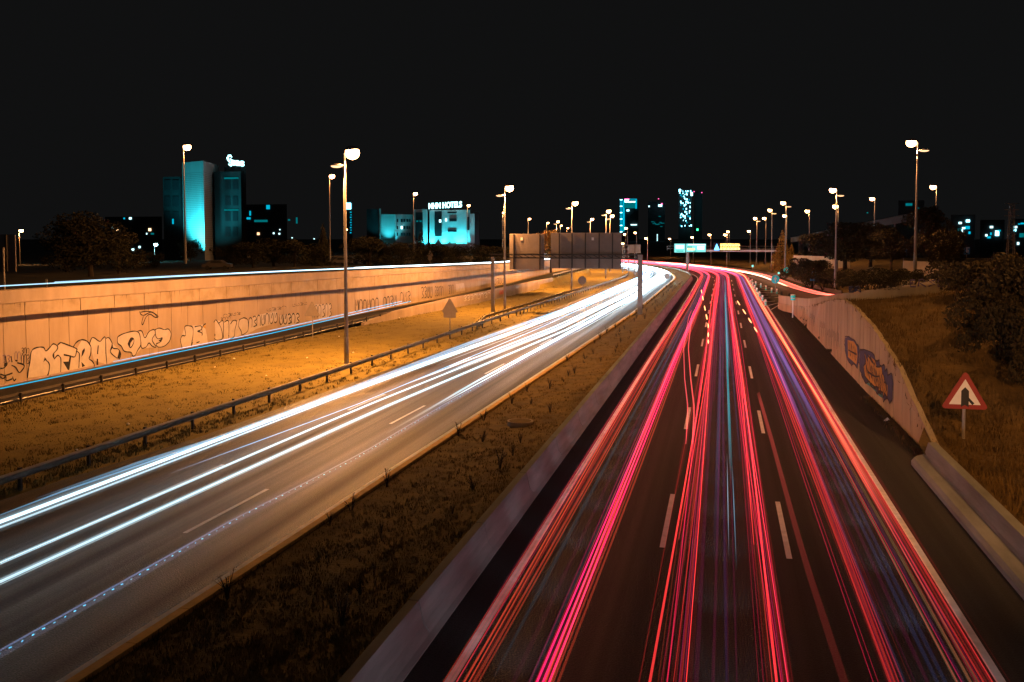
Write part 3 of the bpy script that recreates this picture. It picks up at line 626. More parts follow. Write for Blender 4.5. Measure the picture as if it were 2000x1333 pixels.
rlamp(False, 1627, 372, 556, 150, 'double-armed lamp rising from the dark round bushes on the right')
rlamp(False, 1530, 397, 520, 205, 'double-armed lamp in front of the cone-shaped tree')
rlamp(False, 1504, 411, 526, 250, 'double-armed lamp just left of the cone-shaped tree')
rlamp(False, 1475, 427, 522, 300, 'fifth double-armed lamp of the right side, above the gantry beam')
LSR = lamp_proto(15, [(-.5, 0, False)], M['bowl'], PW*.10, 'single lamp')
sg = 'single lamps around the far bend and the overpass'
first = True
for x, y, Yd, H, lb in [(1632, 404, 190, 15, 'lamp head showing right under the second double-armed lamp of the right side'), (1577, 413, 230, 14, 'single lamp between the cone-shaped tree and the dark bushes'),
        (1704, 389, 210, 13, 'single lamp above the overpass on the right'), (1823, 366, 170, 14, 'single lamp right of the largest right-hand lamp'), (1493, 427, 300, 14, 'single lamp between two double-armed lamps left of the cone-shaped tree'),
        (1533, 422, 260, 13, 'lamp head low behind the double-armed lamp of the cone-shaped tree'), (1463, 452, 330, 13, 'single lamp right of the amber message board'), (1422, 453, 350, 13, 'higher of two merged lamps above the amber message board'),
        (1417, 459, 300, 12, 'lower of two merged lamps above the amber message board'), (1386, 459, 330, 13, 'single lamp left of the amber message board'), (1352, 464, 370, 12, 'single lamp just above the green direction boards'),
        (1308, 467, 420, 12, 'faint pink lamp left of the direction boards'), (1262, 466, 330, 11, 'bright lamp at the left end of the far gantry'), (1223, 446, 360, 15, 'upper lamp of the dense cluster at the foot of the blue tower'),
        (1220, 458, 400, 13, 'middle lamp of the dense cluster at the foot of the blue tower'), (1216, 476, 300, 9, 'lowest lamp by the small back-turned sign'), (1241, 455, 380, 14, 'lamp between the cluster and the bright lamp at the bend'),
        (1868, 457, 260, 9, 'small warm lamp low in the dark trees on the right')]:
    q = A(x, y, Yd); loc = (q.x+.5, q.y, q.z-H)
    if first: LSR.location = loc; LSR.scale = (1, 1, H/15); tag(LSR, lb, 'street lamp', sg); first = False
    else: dup(LSR, loc, sc=(1, 1, H/15), label=lb, group=sg)
# lamps just outside the frame that light the near right bank
for x, y, lb in [(19.2, 57, 'double-armed lamp just beyond the right edge of the view'), (15.5, 9, 'double-armed lamp on the right bank beside the viewpoint')]:
    dup(LR_, (x, y, bankz(x, y)), sc=(1, 1, 1), label=lb, group=rg)
nl = [o for o in S.objects if o.type == 'LIGHT' and o.parent and o.parent.get('label') == 'double-armed lamp on the right bank beside the viewpoint']
for o in nl: o.data = o.data.copy(); o.data.energy = PW*1.5; o.data.spot_size = math.radians(64); o.data.spot_blend = 1.; o.rotation_euler = Vector((-3.2, 33, -12.5)).to_track_quat('-Z', 'Y').to_euler()
LC = lamp_proto(8, [(.4, 0, False)], M['bowl_cyan'], 3000, 'cool lamp', col=(.3, .9, 1.))
q = A(304, 478, 230); LC.location = (q.x-.4, q.y, q.z-8); tag(LC, 'small cool white lamp left of the floodlit tower', 'street lamp')

# ------------------------------------------------------------------ light trails (the light left along the lanes)
def trail(m, Xf, s0, s1, zz, r, colf, step=5, n=5, wp=True, wob=0., ph=0.):
    sts = st(s0, s1, step); pts = []; cs = []
    for s in sts:
        X = Xf(s)+wob*math.sin(s*.045+ph); x, y = warp(X, s) if wp else (X, s)
        pts.append((x, y, zz)); c = colf(s); cs.append((c[0], c[1], c[2], 1.))
    rr = [r*(.35 if i in (0, len(sts)-1) else 1) for i in range(len(sts))]
    m.tube(pts, rr, n, col=cs, cap=False)
R = random.Random(11)
def lane_red(cfn, hw, n, seed, red, label, extras=None):
    R = random.Random(seed); m = MB()
    for i in range(n):
        dx = max(-.3, min(.3, R.gauss(0, .15))); h = hw+R.gauss(0, .06); z = R.uniform(.6, 1.05); ph = R.uniform(0, 6.28); wob = R.uniform(.03, .18)
        a = R.lognormvariate(-.85, .8); r = R.choice([.006, .009, .013, .018, .026])
        hue = R.random(); c = (1., .040, .042) if hue < .66 else ((1., .015, .09) if hue < .8 else ((1., .09, .04) if hue < .94 else (.9, .02, .22)))
        s0 = 10 if R.random() < .62 else R.uniform(20, 110); s1 = END-5
        for sd in (-1, 1):
            aa = a*R.uniform(.7, 1.2)
            cf = lambda s: tuple(q*aa*interp(s, [(10, .12), (20, .17), (45, .42), (90, .64), (180, 1.05), (400, 1.5)]) for q in c)
            trail(m, lambda s: cfn(s)+dx+sd*h, s0, s1, z, r, cf, wob=wob, ph=ph)
            if R.random() < .25:      # broad faint band of the same lamp
                cb = tuple(q*.028 for q in c); trail(m, lambda s: cfn(s)+dx+sd*h, s0+R.uniform(0, 25), s1, z-.03, R.uniform(.07, .14), lambda s: tuple(q*interp(s, [(10, .35), (60, 1.), (200, 1.6)]) for q in cb), wob=wob, ph=ph, n=7)
            if R.random() < .35:      # twin lens beside it
                trail(m, lambda s: cfn(s)+dx+sd*(h-.09), s0, s1, z+.01, r*.7, cf, wob=wob, ph=ph)
    for i in range(int(n*.8)):       # number plates, high brake lights, faint bluish and violet glow between the lamps
        dx = R.uniform(-hw*.75, hw*.75); z = R.choice([.5, .55, .9, 1.2]); a = R.uniform(.015, .05); c = R.choice([(.12, .2, .6), (.6, .05, .45), (.35, .1, .6), (.9, .03, .3), (.05, .3, .45)])
        r = R.uniform(.02, .05); ph = R.uniform(0, 6.28); s0 = R.choice([12, 16, 35, 50, 70])
        trail(m, lambda s: cfn(s)+dx, s0, END-5, z, r, lambda s: tuple(q*a*interp(s, [(10, .25), (30, .5), (70, 1.1), (200, 1.8)]) for q in c), wob=.08, ph=ph)
    if extras: extras(m, R)
    return tag(m.build('tail_light_trails', M['trail'], fixn=False), label=label, kind='stuff', cat='light trails')
C1 = lambda s: interp(s, [(10, -3.82), (60, -3.7), (120, -3.5), (600, -3.4)])
C2 = lambda s: interp(s, [(10, .15), (600, .15)])
C3 = lambda s: interp(s, [(10, 3.95), (50, 4.05), (120, 3.95), (600, 3.7)])
lane_red(C1, .75, 16, 3, None, 'red and magenta tail light streaks filling the left lane of the right carriageway',
  lambda m, R: [trail(m, lambda s, k=k: C1(s)+.52+.11*k, 10, END-5, .8, .02, lambda s: tuple(q*interp(s, [(10, .62), (60, 1.), (200, 1.6)]) for q in (1., .015, .13)), wob=.03) for k in range(3)])
def mid(m, R):
    for k, (dx, s0, s1, c, a, r) in enumerate([(.22, 33, 150, (.02, .55, .65), .22, .06), (.30, 60, 200, (.05, .4, .6), .22, .08), (.10, 25, 37, (.5, .75, 1.), .6, .012), (.28, 24, 36, (.3, .7, 1.), .4, .014), (-.25, 24, 80, (.3, .3, .8), .03, .08)]):
        trail(m, lambda s: C2(s)+dx, s0, s1, .7, r, lambda s: tuple(q*a*min(1, (s-s0+.5)/14, (s1-s+.5)/14) for q in c), 3)
lane_red(C2, 1.0, 20, 5, None, 'red tail light streaks with a teal core in the middle lane of the right carriageway', mid)
def rightx(m, R):
    for k in range(5):
        dx = R.uniform(.2, .9); trail(m, lambda s: C3(s)+dx, 12, 46, .5, .015, lambda s: tuple(q*.045*min(1, (s-11)/8, (47-s)/10) for q in (1., .5, .2)), 3, wob=.06, ph=k)
    for k in range(4):
        dx = R.uniform(-.5, .3); trail(m, lambda s: C3(s)+dx, 40, 330, .6, .10, lambda s: tuple(q*.11*min(1, (s-39)/30) for q in (.45, .25, .95)), wob=.05, ph=k)
    for k in range(7):
        dx = R.uniform(.55, 1.0); trail(m, lambda s: C3(s)+dx, 28, END-5, .8, .035, lambda s: tuple(q*.55*min(1.6, max(0, s-26)/50) for q in (1., .16, .06)), wob=.10, ph=k)
lane_red(C3, .85, 17, 9, None, 'red, orange and violet tail light streaks in the right lane of the right carriageway', rightx)
m = MB()                              # cars changing lanes
trail(m, lambda s: interp(s, [(38, -1.1), (46, -1.25), (56, -1.75), (72, -2.45), (100, -3.1)]), 38, 110, .8, .035, lambda s: (.55, .05, .05), 3)
trail(m, lambda s: interp(s, [(38, -1.35), (46, -1.55), (56, -2.1), (72, -2.8), (100, -3.4)]), 38, 110, .8, .03, lambda s: (.45, .04, .05), 3)
tag(m.build('tail_light_trails', M['trail'], fixn=False), label='thin red streaks crossing from the left lane into the middle lane', kind='stuff', cat='light trails')
m = MB()
for k in range(7):
    trail(m, lambda s, k=k: interp(s, [(14, 2.3), (25, 2.05), (40, 1.95), (51, 1.85)])+k*.022, 14, 51+k*.1, .85, .014, lambda s: tuple(q*interp(s, [(14, .008), (25, .03), (50, .11)]) for q in (1., .1, .08)), 3)
tag(m.build('tail_light_trails', M['trail'], fixn=False), label='single dull red streak between the middle and right lanes', kind='stuff', cat='light trails')
m = MB()                              # blinking indicators
for a, b in ((74, 77), (79, 83), (87, 92), (96, 103), (108, 116), (126, 136), (142, 152)):
    trail(m, lambda s: interp(s, [(70, -.95), (90, -1.25), (110, -1.9), (150, -3.2)]), a, b, .9, .06, lambda s: (2.2, .75, .28), 2)
for a, b in ((84, 89), (93, 99), (104, 111), (118, 126)):
    trail(m, lambda s: interp(s, [(80, 3.1), (100, 2.6), (126, 1.9)]), a, b, .9, .06, lambda s: (2.0, .7, .28), 2)
tag(m.build('indicator_trails', M['trail'], fixn=False), label='dashed orange indicator streaks crossing between the lanes near the bend', kind='stuff', cat='light trails')
m = MB()                              # exit ramp
RC = lambda s: interp(s, [(120, 15.5), (140, 13.9), (150, 13.1), (165, 12.2), (190, 10.8), (224, 8.8), (260, 6.8), (330, 4.5)])
RCZ = lambda s: interp(s, [(112, 1.6), (140, .35), (165, 0)])
for k in range(13):
    dx = R.uniform(-.9, .9) if k > 3 else (-.7, .75, -.62, .8)[k]; a = R.uniform(.25, .7); r = R.uniform(.03, .08)
    pts = []; cs = []
    for s in st(112, 330, 5):
        x, y = warp(RC(s)+dx, s); pts.append((x, y, RCZ(s)+.75)); kk = a*interp(s, [(112, .7), (200, 1.3), (330, 2.2)]); cs.append((kk, kk*.13, kk*.09, 1))
    m.tube(pts, r, 5, col=cs, cap=False)
trail(m, lambda s: RC(s)-.9, 170, 330, .7, .11, lambda s: tuple(q*interp(s, [(170, .9), (230, 3), (330, 3)]) for q in (1., .62, .40)))
tag(m.build('tail_light_trails', M['trail'], fixn=False), label='red tail light streaks curving down the exit ramp on the right', kind='stuff', cat='light trails')

k_ = 0
hl = bpy.data.lights.new('headlamp_standin', 'SPOT'); hl.energy = 130; hl.color = (.88, .95, 1.); hl.spot_size = math.radians(80); hl.spot_blend = 1.; hl.shadow_soft_size = .35
for Cf, yaw_ in ((C1, .30), (C2, 0.), (C3, -.22)):      # unseen spots added to stand for the passing cars' headlamps, lighting each lane
    for Y_ in range(-22, 186, 4):
        lo = bpy.data.objects.new('headlamp_standin', hl); S.collection.objects.link(lo); lo.location = (Cf(max(Y_, 0)), Y_, .7)
        lo.rotation_euler = Vector((-math.sin(yaw_), math.cos(yaw_), -.03)).to_track_quat('-Z', 'Y').to_euler()
WC = (.62, .88, 1.)
def white(m, tab, r, a, c=WC, z=.65, s0=None, s1=None, gain=None):
    s0 = s0 if s0 is not None else tab[0][0]; s1 = s1 or END-5
    gain = gain or [(10, .36), (40, .7), (70, 1.0), (110, 1.7), (150, 3.2), (190, 5), (400, 6)]
    trail(m, lambda s: interp(s, tab), s0, s1, z, r, lambda s: tuple(q*a*interp(s, gain)*min(1, .15+(s-s0)/6.) for q in c))
m1 = MB(); m2 = MB(); m3 = MB()
TL = [(10, -21.2), (23.5, -20.75), (47, -20.1), (82, -18.3), (145, -16.5), (600, -16.5)]
sh = lambda T, d: [(a, b+d) for a, b in T]
for k, (d, r, a) in enumerate([(0, .032, 1.5), (.07, .03, 1.5), (.14, .02, .9), (-.08, .025, .5), (.42, .02, .8), (.5, .015, .5), (0, .11, .07), (.1, .22, .02), (.45, .12, .04), (.30, .09, .12), (-.2, .08, .10)]): white(m1, sh(TL, d), r, a)
T3 = [(10, -21.3), (29, -21.2), (35, -20.4), (49, -19.9), (72, -19.5), (110, -18.0), (200, -17.4), (600, -17.4)]
for d, r, a, s0 in [(0, .03, .55, 22), (-.25, .05, .35, 26), (.2, .02, .4, 32), (-.45, .03, .4, 44)]: white(m1, sh(T3, d), r, a, s0=s0, c=(.25, .62, .95))
T4 = [(10, -18.9), (29.8, -19.1), (43.8, -17.9), (86, -16.6), (200, -15.4), (600, -15.2)]
white(m1, T4, .02, .9, c=(.25, .6, 1.), s0=29.8)
T2 = [(10, -18.4), (20.5, -18.1), (43, -17.4), (86, -14.9), (140, -13.9), (600, -13.6)]
for d, r, a in [(0, .014, 1.6), (.09, .010, 1.0), (-.08, .012, .5), (.04, .05, .10), (1.02, .018, 1.3), (1.10, .012, 1.2), (.93, .02, .35), (1.2, .010, .6), (1.0, .08, .06), (0, .16, .02), (1.04, .16, .02)]: white(m2, sh(T2, d), r, a)
T1 = [(10, -14.2), (16, -14.1), (26, -14.0), (33, -13.5), (44, -13.5), (90, -12.6), (200, -12.1), (600, -12.)]
white(m3, sh(T1, -.12), .02, .28, c=(.35, .5, .95), s1=110); white(m3, sh(T1, .06), .05, .06, c=(.5, .55, .9), s1=110)
for d, s0, r, a in [(0, 52, .03, 1.0), (.5, 45, .03, .9), (.12, 60, .05, .4), (-.7, 44, .06, .3), (-1.0, 38, .05, .22), (.42, 66, .04, .8)]: white(m3, [(10, -14.2), (45, -13.95), (52, -14.0), (96, -13.1), (200, -12.4), (600, -12.2)] if d < .3 else [(10, -13.6), (45, -13.8), (96, -12.9), (200, -12.2), (600, -12)], r, a, s0=s0, s1=None if d else 97)
for i in range(40):
    lane = i % 3; mm = (m1, m2, m3)[lane]; base = (TL, T2, sh(T2, 1.9))[lane]
    near = [(a, b) for a, b in base]; d = R.gauss(0, .42)+(.3 if lane == 0 else 0)
    s0 = R.uniform(40, 150) if lane < 2 else R.uniform(75, 150)
    white(mm, sh(near, d), R.choice([.012, .018, .026, .04]), R.uniform(.2, .8), z=R.uniform(.55, .9), s0=s0, c=R.choice([WC, (.8, .93, 1.), (.45, .75, 1.)]))
# dotted stroboscopic headlight
for k in range(150):
    s = 14+k*.30*(1+k*.004); X = interp(s, T1); 
    if s < 75: m3.tube([(X+.02*math.sin(k*1.7), s, .66), (X, s+.07, .66)], .013, 5, col=[(.06*h_, .40*h_, .62*h_, 1) for h_ in [.6+.8*abs(math.sin(k*2.3))]*2], cap=False)
tag(m1.build('headlight_trails', M['trail'], fixn=False), label='thick white and blue headlight streaks in the far lane nearest the guard rail', kind='stuff', cat='light trails')
tag(m2.build('headlight_trails', M['trail'], fixn=False), label='paired white headlight streaks in the middle lane of the left carriageway', kind='stuff', cat='light trails')
tag(m3.build('headlight_trails', M['trail'], fixn=False), label='thin blue and dotted headlight streaks in the lane beside the median', kind='stuff', cat='light trails')
m = MB()                              # slip road
for X0, s0, s1, r, c, a in [(-38.35, 20, 111, .032, (.0, .36, .58), 1.1), (-39.5, 56, 111, .032, (.0, .34, .58), 1.), (-39.0, 20, 112, .02, (.02, .03, .12), .4)]:
    pts = []; cs = []
    for s in st(s0, s1, 4):
        X = interp(s, [(20, X0), (43, X0), (62, X0+.1), (90, X0+.9), (111, X0+1.4)])
        pts.append((X-.6, s, SLZ(s)+.7)); kk = a*interp(s, [(20, .55), (60, .75), (110, 1.3)]); cs.append((c[0]*kk, c[1]*kk, c[2]*kk, 1))
    m.tube(pts, r, 5, col=cs, cap=False)
tag(m.build('headlight_trails', M['trail'], fixn=False), label='twin cyan streaks on the slip road at the foot of the graffiti wall', kind='stuff', cat='light trails')
m = MB()                              # upper road
for k, (d, dz, r, a, s0) in enumerate([(-2.0, .13, .035, .8, 12), (-3.4, .12, .03, .6, 58), (-2.3, .16, .03, .6, 80), (-2.5, .20, .06, 1.2, 105)]):
    pts = []; cs = []
    for s in st(s0, 330, 4):
        x, y = warp(WX(s)+d, s); pts.append((x, y, WT(s)+dz)); kk = a*interp(s, [(12, .5), (60, 1.), (110, 1.7), (180, 3.)]); c = (.45, .78, 1.) if s < 105 else (.7, .9, 1.); cs.append((c[0]*kk, c[1]*kk, c[2]*kk, 1))
    m.tube(pts, r, 5, col=cs, cap=False)
tag(m.build('headlight_trails', M['trail'], fixn=False), label='white blue streak running along the top of the graffiti wall', kind='stuff', cat='light trails')

# ------------------------------------------------------------------ gantries
g = empty('sign_gantry', (-25.9, 111, 0), label='motorway gantry seen from behind, carrying two ribbed grey sign backs', cat='gantry')
def rel(o, p): return Vector(p)-o.location
YG = 111.
def gleg(px, ytop, yb, wd, Y, parent, base=0):
    q = A(px, ytop, Y); m = MB(); r = rel(parent, (q.x, Y, base)); h = q.z-base
    m.box((r.x, r.y, r.z+h/2), (wd, wd*.9, h)); m.box((r.x, r.y, r.z+.05), (wd*1.7, wd*1.7, .1)); return m.build('leg', M['pole'], parent)
gleg(962.5, 502, 622, .38, YG, g); gleg(1250.5, 498, 603, .55, YG, g)
qa = A(956, 497, YG); qb = A(1254, 499, YG); m = MB(); L_ = qb.x-qa.x
for dz in (0, -.42): m.box(tuple(rel(g, ((qa.x+qb.x)/2, YG, qa.z+dz))), (L_, .28, .14))
n = 22
for i in range(n):
    xa = qa.x+L_*i/n; m.tube([rel(g, (xa, YG, qa.z)), rel(g, (xa+L_/n, YG, qa.z-.42))], .035, 5)
m.build('beam', M['darkmetal'], g)
def panel(px0, px1, y0, y1, Y, ribs, parent, nm='sign_panel'):
    a = A(px0, y0, Y); b = A(px1, y1, Y); yb = Y+.35
    m = MB(); k = 20; hh = (a.z-b.z)/k
    for i in range(k): m.box(tuple(rel(parent, ((a.x+b.x)/2, yb, b.z+(i+.5)*hh))), (b.x-a.x, .06, hh-.035))
    m.box(tuple(rel(parent, ((a.x+b.x)/2, yb+.05, (a.z+b.z)/2))), (b.x-a.x-.02, .04, a.z-b.z-.02))
    po = m.build(nm, M['signback'], parent)
    for rx in ribs:
        q = A(rx, y0, Y); m = MB(); r = rel(parent, (q.x, yb-.12, (a.z+b.z)/2)); m.box(tuple(r), (.14, .14, a.z-b.z-.1)); m.build('rib', M['darkmetal'], po)
    return po
pa = panel(994, 1062, 457, 528, YG, (1003, 1054), g); pb = panel(1075, 1213, 455, 526, YG, (1092, 1117, 1143, 1170, 1196), g)
for x in (1018, 1157):
    q = A(x, 467, YG); m = MB(); m.box(tuple(rel(g, (q.x, YG+.30, q.z))), (.28, .02, .34)); m.build('sticker', M['white'], pa if x < 1100 else pb)
YF = 246.
g2 = empty('sign_gantry', tuple(A(1343, 534, YF)), label='far gantry with lit green boards and an amber message board over the right carriageway', cat='gantry')
gleg(1343, 489, 534, .75, YF, g2); q = A(1533, 533, YF); gleg(1533, 489, 533, .7, YF, g2, base=q.z)
qa = A(1337, 490, YF); qb = A(1537, 490, YF); m = MB(); m.box(tuple(rel(g2, ((qa.x+qb.x)/2, YF, qa.z))), (qb.x-qa.x, .5, .5)); m.build('beam', M['white'], g2)
m = MB()
for yy in (481, 486): qq = A(1300, yy, YF); m.tube([rel(g2, (A(1303, yy, YF).x, YF+.5, qq.z)), rel(g2, (A(1535, yy, YF).x, YF+.5, qq.z))], .05, 5)
for x in range(1303, 1536, 16): m.tube([rel(g2, A(x, 490, YF+.5)), rel(g2, A(x, 481, YF+.5))], .04, 5)
m.build('railing', M['steel'], g2)
def board(x0, x1, y0, y1, mt, bars, Y=YF):
    a = A(x0, y0, Y); b = A(x1, y1, Y); m = MB(); m.box(tuple(rel(g2, ((a.x+b.x)/2, Y-.4, (a.z+b.z)/2))), (b.x-a.x, .15, a.z-b.z)); p_ = m.build('sign_board', M['darkmetal'], g2)
    m = MB(); m.box(tuple(rel(g2, ((a.x+b.x)/2, Y-.49, (a.z+b.z)/2))), (b.x-a.x-.12, .02, a.z-b.z-.12)); m.build('sign_face', mt, p_)
    for bx0, bx1, by0, by1, bm in bars:
        c = A(bx0, by0, Y); d = A(bx1, by1, Y); m = MB(); m.box(tuple(rel(g2, ((c.x+d.x)/2, Y-.515, (c.z+d.z)/2))), (d.x-c.x, .02, c.z-d.z)); m.build('legend', bm, p_)
board(1317, 1339, 476, 494, M['signglow'], [(1321, 1335, 490, 491.6, M['signgreen']), (1320, 1336, 479, 486, M['signglow_w'])])
board(1340, 1379, 476, 493, M['signglow'], [(1342, 1352, 482, 484, M['signgreen']), (1343, 1357, 485, 489, M['bowl_dim']), (1362, 1376, 481, 488, M['signglow_w']), (1344, 1378, 477.5, 479.5, M['signglow_w']), (1354, 1360, 490, 491.5, M['signgreen'])])
board(1394, 1446, 475, 490, M['black'], [])
vb = [o for o in g2.children if o.name.startswith('sign_board')][-1]
def letters(rows, mt, x0, x1, y0, y1):
    m = MB()
    for i, t in enumerate(rows):
        me = text_mesh(t, 1.35, .02, .03); a = A((x0+x1)/2, y0+(y1-y0)*(i+.5)/len(rows), YF); w_ = max(v.co.x for v in me.vertices)-min(v.co.x for v in me.vertices)
        sx = (A(x1, 480, YF).x-A(x0, 480, YF).x)/w_
        o = rel(g2, (a.x, YF-.52, a.z)); m.add([(o.x+v.co.x*sx, o.y-v.co.z*1., o.z+v.co.y) for v in me.vertices], [tuple(p.vertices) for p in me.polygons])
    return m.build('led_text', mt, vb)
letters(['- - - - - - -', '- - - - - -'], M['amber'], 1407, 1445, 475.5, 489.5)
m = MB()
for yy in (477.0, 479.2, 482.8, 485.2, 487.6):
    x = 1407.
    while x < 1444:
        w_ = random.uniform(1.0, 3.2); c = A(x, yy-.6, YF); d = A(x+w_, yy+.7, YF); m.box(tuple(rel(g2, ((c.x+d.x)/2, YF-.53, (c.z+d.z)/2))), (d.x-c.x, .03, c.z-d.z)); x += w_+random.uniform(.4, 1.1)
m.build('led_rows', M['amber'], vb)
a = A(1394.5, 489, YF); b = A(1405.5, 489, YF); c = A(1400, 476, YF); m = MB(); m.add([rel(g2, (p_.x, YF-.52+k, p_.z)) for k in (0, .03) for p_ in (a, b, c)], [(0, 1, 2), (5, 4, 3), (0, 1, 4, 3), (1, 2, 5, 4), (2, 0, 3, 5)]); m.build('led_triangle', M['blueled'], vb)
Y3 = 235.
g3 = empty('sign_gantry', tuple(A(1233, 530, Y3)), label='small back-turned sign on a frame at the right end of the ribbed sign backs', cat='gantry')
m = MB(); 
for x in (1216, 1228): m.tube([rel(g3, A(x, 479, Y3)), rel(g3, (A(x, 479, Y3).x, Y3, .5))], .12, 6)
for y in (479, 487): m.tube([rel(g3, A(1216, y, Y3)), rel(g3, A(1228, y, Y3))], .1, 6)
m.build('frame', M['pole'], g3)
panel(1229, 1251, 478, 495, Y3, (1240,), g3)
m = MB(); q = A(1240, 495, Y3); m.tube([rel(g3, (q.x, Y3, q.z)), rel(g3, (q.x, Y3, .0))], .12, 6); m.build('leg', M['pole'], g3)

# ------------------------------------------------------------------ road signs
def disc(m, c, r, th=.04, n=28):
    m.add([(c[0]+r*math.cos(2*math.pi*i/n), c[1]+k, c[2]+r*math.sin(2*math.pi*i/n)) for k in (0, th) for i in range(n)], [tuple(range(n)), tuple(range(2*n-1, n-1, -1))]+[(i, (i+1) % n, n+(i+1) % n, n+i) for i in range(n)])
def tri(m, c, s, th=.04, rnd=.06, up=1):
    R_ = s/math.sqrt(3); pts = []
    for k in range(3):
        a = math.pi/2*up+k*2*math.pi/3; cx, cz = c[0]+(R_-rnd*s*1.2)*math.cos(a), c[2]+(R_-rnd*s*1.2)*math.sin(a)
        for j in range(-3, 4): b = a+j*math.pi/9; pts.append((cx+rnd*s*math.cos(b), cz+rnd*s*math.sin(b)))
    n = len(pts); m.add([(x, c[1]+k, z) for k in (0, th) for x, z in pts], [tuple(range(n)), tuple(range(2*n-1, n-1, -1))]+[(i, (i+1) % n, n+(i+1) % n, n+i) for i in range(n)])
def sign(name, label, px, pyb, zb, kind, cy, size, cat='road sign', group=None, Y=None, extra=None, pr=.045):
    b = G(px, pyb, zb) if Y is None else A(px, pyb, Y); Y = b.y; sc = FPX/Y
    t = empty(name, tuple(b), label=label, cat=cat, group=group); c = A(px, cy, Y); z = c.z-b.z
    m = MB(); m.tube([(0, .045+pr, -.2), (0, .045+pr, z+size*.35)], pr, 8); m.build('post', M['pole'], t)
    m = MB(); P = {'round_back': M['signback'], 'tri_back': M['signback'], 'rect_back': M['signback']}
    if kind == 'round_back': disc(m, (0, 0.0, z), size/2); m.build('sign_plate', M['signback'], t)
    elif kind == 'tri_back': tri(m, (0, 0.0, z), size); m.build('sign_plate', M['signback'], t)
    elif kind == 'rect_back': m.box((0, 0, z), (size, .05, size*.75)); m.build('sign_plate', M['signback'], t)
    elif kind == 'round_blue':
        disc(m, (0, 0.0, z), size/2); p_ = m.build('sign_plate', M['cyan'], t)
        m = MB(); m.add([(x*size, -.006, z+y*size) for x, y in ((-.05, -.36), (.05, -.36), (.05, .05), (.17, -.03), (.17, .09), (0, .34), (-.17, .09), (-.17, -.03), (-.05, .05))], [tuple(range(9))]); m.build('arrow', M['white'], p_)
    elif kind == 'tri_red':
        tri(m, (0, 0.0, z), size); p_ = m.build('sign_plate', M['red'], t); m = MB(); tri(m, (0, -.006, z), size*.70, .005, .01); m.build('sign_face', M['white'], p_)
        m = MB()
        if size > 1.6:
            q = [(-.095, -.235), (0, -.175), (.095, -.235), (.095, -.075), (.185, -.175), (.235, -.125), (.10, .02), (.095, .20), (0, .30), (-.095, .20)]
            q = [(a, b_-.06) for a, b_ in q]
            for poly in ((0, 1, 2, 3, 6, 7, 8, 9), (3, 4, 5, 6)):
                m.add([(q[i][0]*size*.9, -.010, z+q[i][1]*size*.9) for i in poly], [tuple(range(len(poly)))])
        else: m.box((0, -.01, z-.05*size), (.12*size, .004, .26*size))
        m.build('symbol', M['black'], p_)
    elif kind == 'rect_blue':
        m.box((0, 0, z), (size, .05, size*1.25)); p_ = m.build('sign_plate', M['blue'], t); m = MB(); m.box((0, -.03, z), (size*.10, .006, size*.8)); m.box((0, -.03, z+size*.48), (size*.85, .006, size*.07))
        m.box((size*.2, -.03, z-size*.1), (size*.07, .006, size*.5)); m.build('symbol', M['white'], p_)
    if extra: extra(t, z, size)
    return t
def lowplate(t, z, s): m = MB(); m.box((0, -.02, z-s*.46), (s*.8, .04, s*.36)); m.build('lower_plate', M['signback'], t)
def lowdisc(t, z, s): m = MB(); disc(m, (0, -.03, z-s*.62), s*.33); m.build('lower_disc', M['signback'], t)
b = G(1881, 878, .35)
sign('merge_sign', 'red bordered triangular warning sign with a black merging-road arrow, on the near right bank', 1882, 878, .0, 'tri_red', 774, 1.78, pr=.07)
sign('road_sign', 'back of a triangular sign with a lower plate on the grass verge', 878.5, 648, 0, 'tri_back', 601, 1.55, extra=lowplate)
sign('road_sign', 'back of a triangular sign standing against the graffiti wall beside the slip road', 610, 660, 0, 'tri_back', 608, 1.5)
sign('road_sign', 'round sign back low on the far part of the grass verge', 1137, 575, 0, 'round_back', 548, 1.35)
sign('road_sign', 'round sign back on a thin post at the tip of the median', 1302.5, 552, .3, 'round_back', 540, 1.15)
us = 'signs seen from behind on the upper road'
sign('road_sign', 'left one of two triangle-over-disc sign backs above the graffiti wall', 840, 522, 0, 'tri_back', 497, 1.4, Y=190, extra=lowdisc, group=us)
sign('road_sign', 'right one of two triangle-over-disc sign backs above the graffiti wall', 935, 520, 0, 'tri_back', 497, 1.6, Y=215, extra=lowdisc, group=us)
sign('road_sign', 'small rectangular sign back between the two triangle signs above the wall', 897, 522, 0, 'rect_back', 501, 1.7, Y=205, group=us)
sign('road_sign', 'bright blue round arrow sign at the nose of the exit ramp', 1514, 572, .9, 'round_blue', 546, 1.25)
sign('road_sign', 'small blue round sign beside the right leg of the far gantry', 1536, 548, 0, 'round_blue', 528, 1.35, Y=225)
sign('road_sign', 'blue square sign in front of the round bushes', 1589.5, 563, 0, 'rect_blue', 540, 1.25, Y=168)
sign('road_sign', 'small red and white triangular sign in front of the lit far verge', 1584, 505, 0, 'tri_red', 495, 1.4, Y=300)
sign('road_sign', 'round pale sign right of the small triangular sign', 1610, 505, 0, 'round_back', 492.5, 1.0, Y=290)
sign('road_sign', 'blue rectangular sign among the dark trees right of the biggest right-hand lamp', 1765, 512, 0, 'rect_blue', 493, 1.0, Y=165)
sign('road_sign', 'dim blue rectangular sign at the edge of the dark thicket', 1888, 500, 0, 'rect_blue', 490, .8, Y=140)
t = sign('road_sign', 'large grey ribbed sign back at the left edge of the view', 7, 580, 0, 'rect_back', 495, 1.2, Y=62, pr=.08)
for c in list(t.children):
    if c.name.startswith('sign_plate'): bpy.data.objects.remove(c)
a = A(-22, 458, 62); b = A(25, 532, 62); panel(-22, 25, 458, 532, 62, (7,), t)
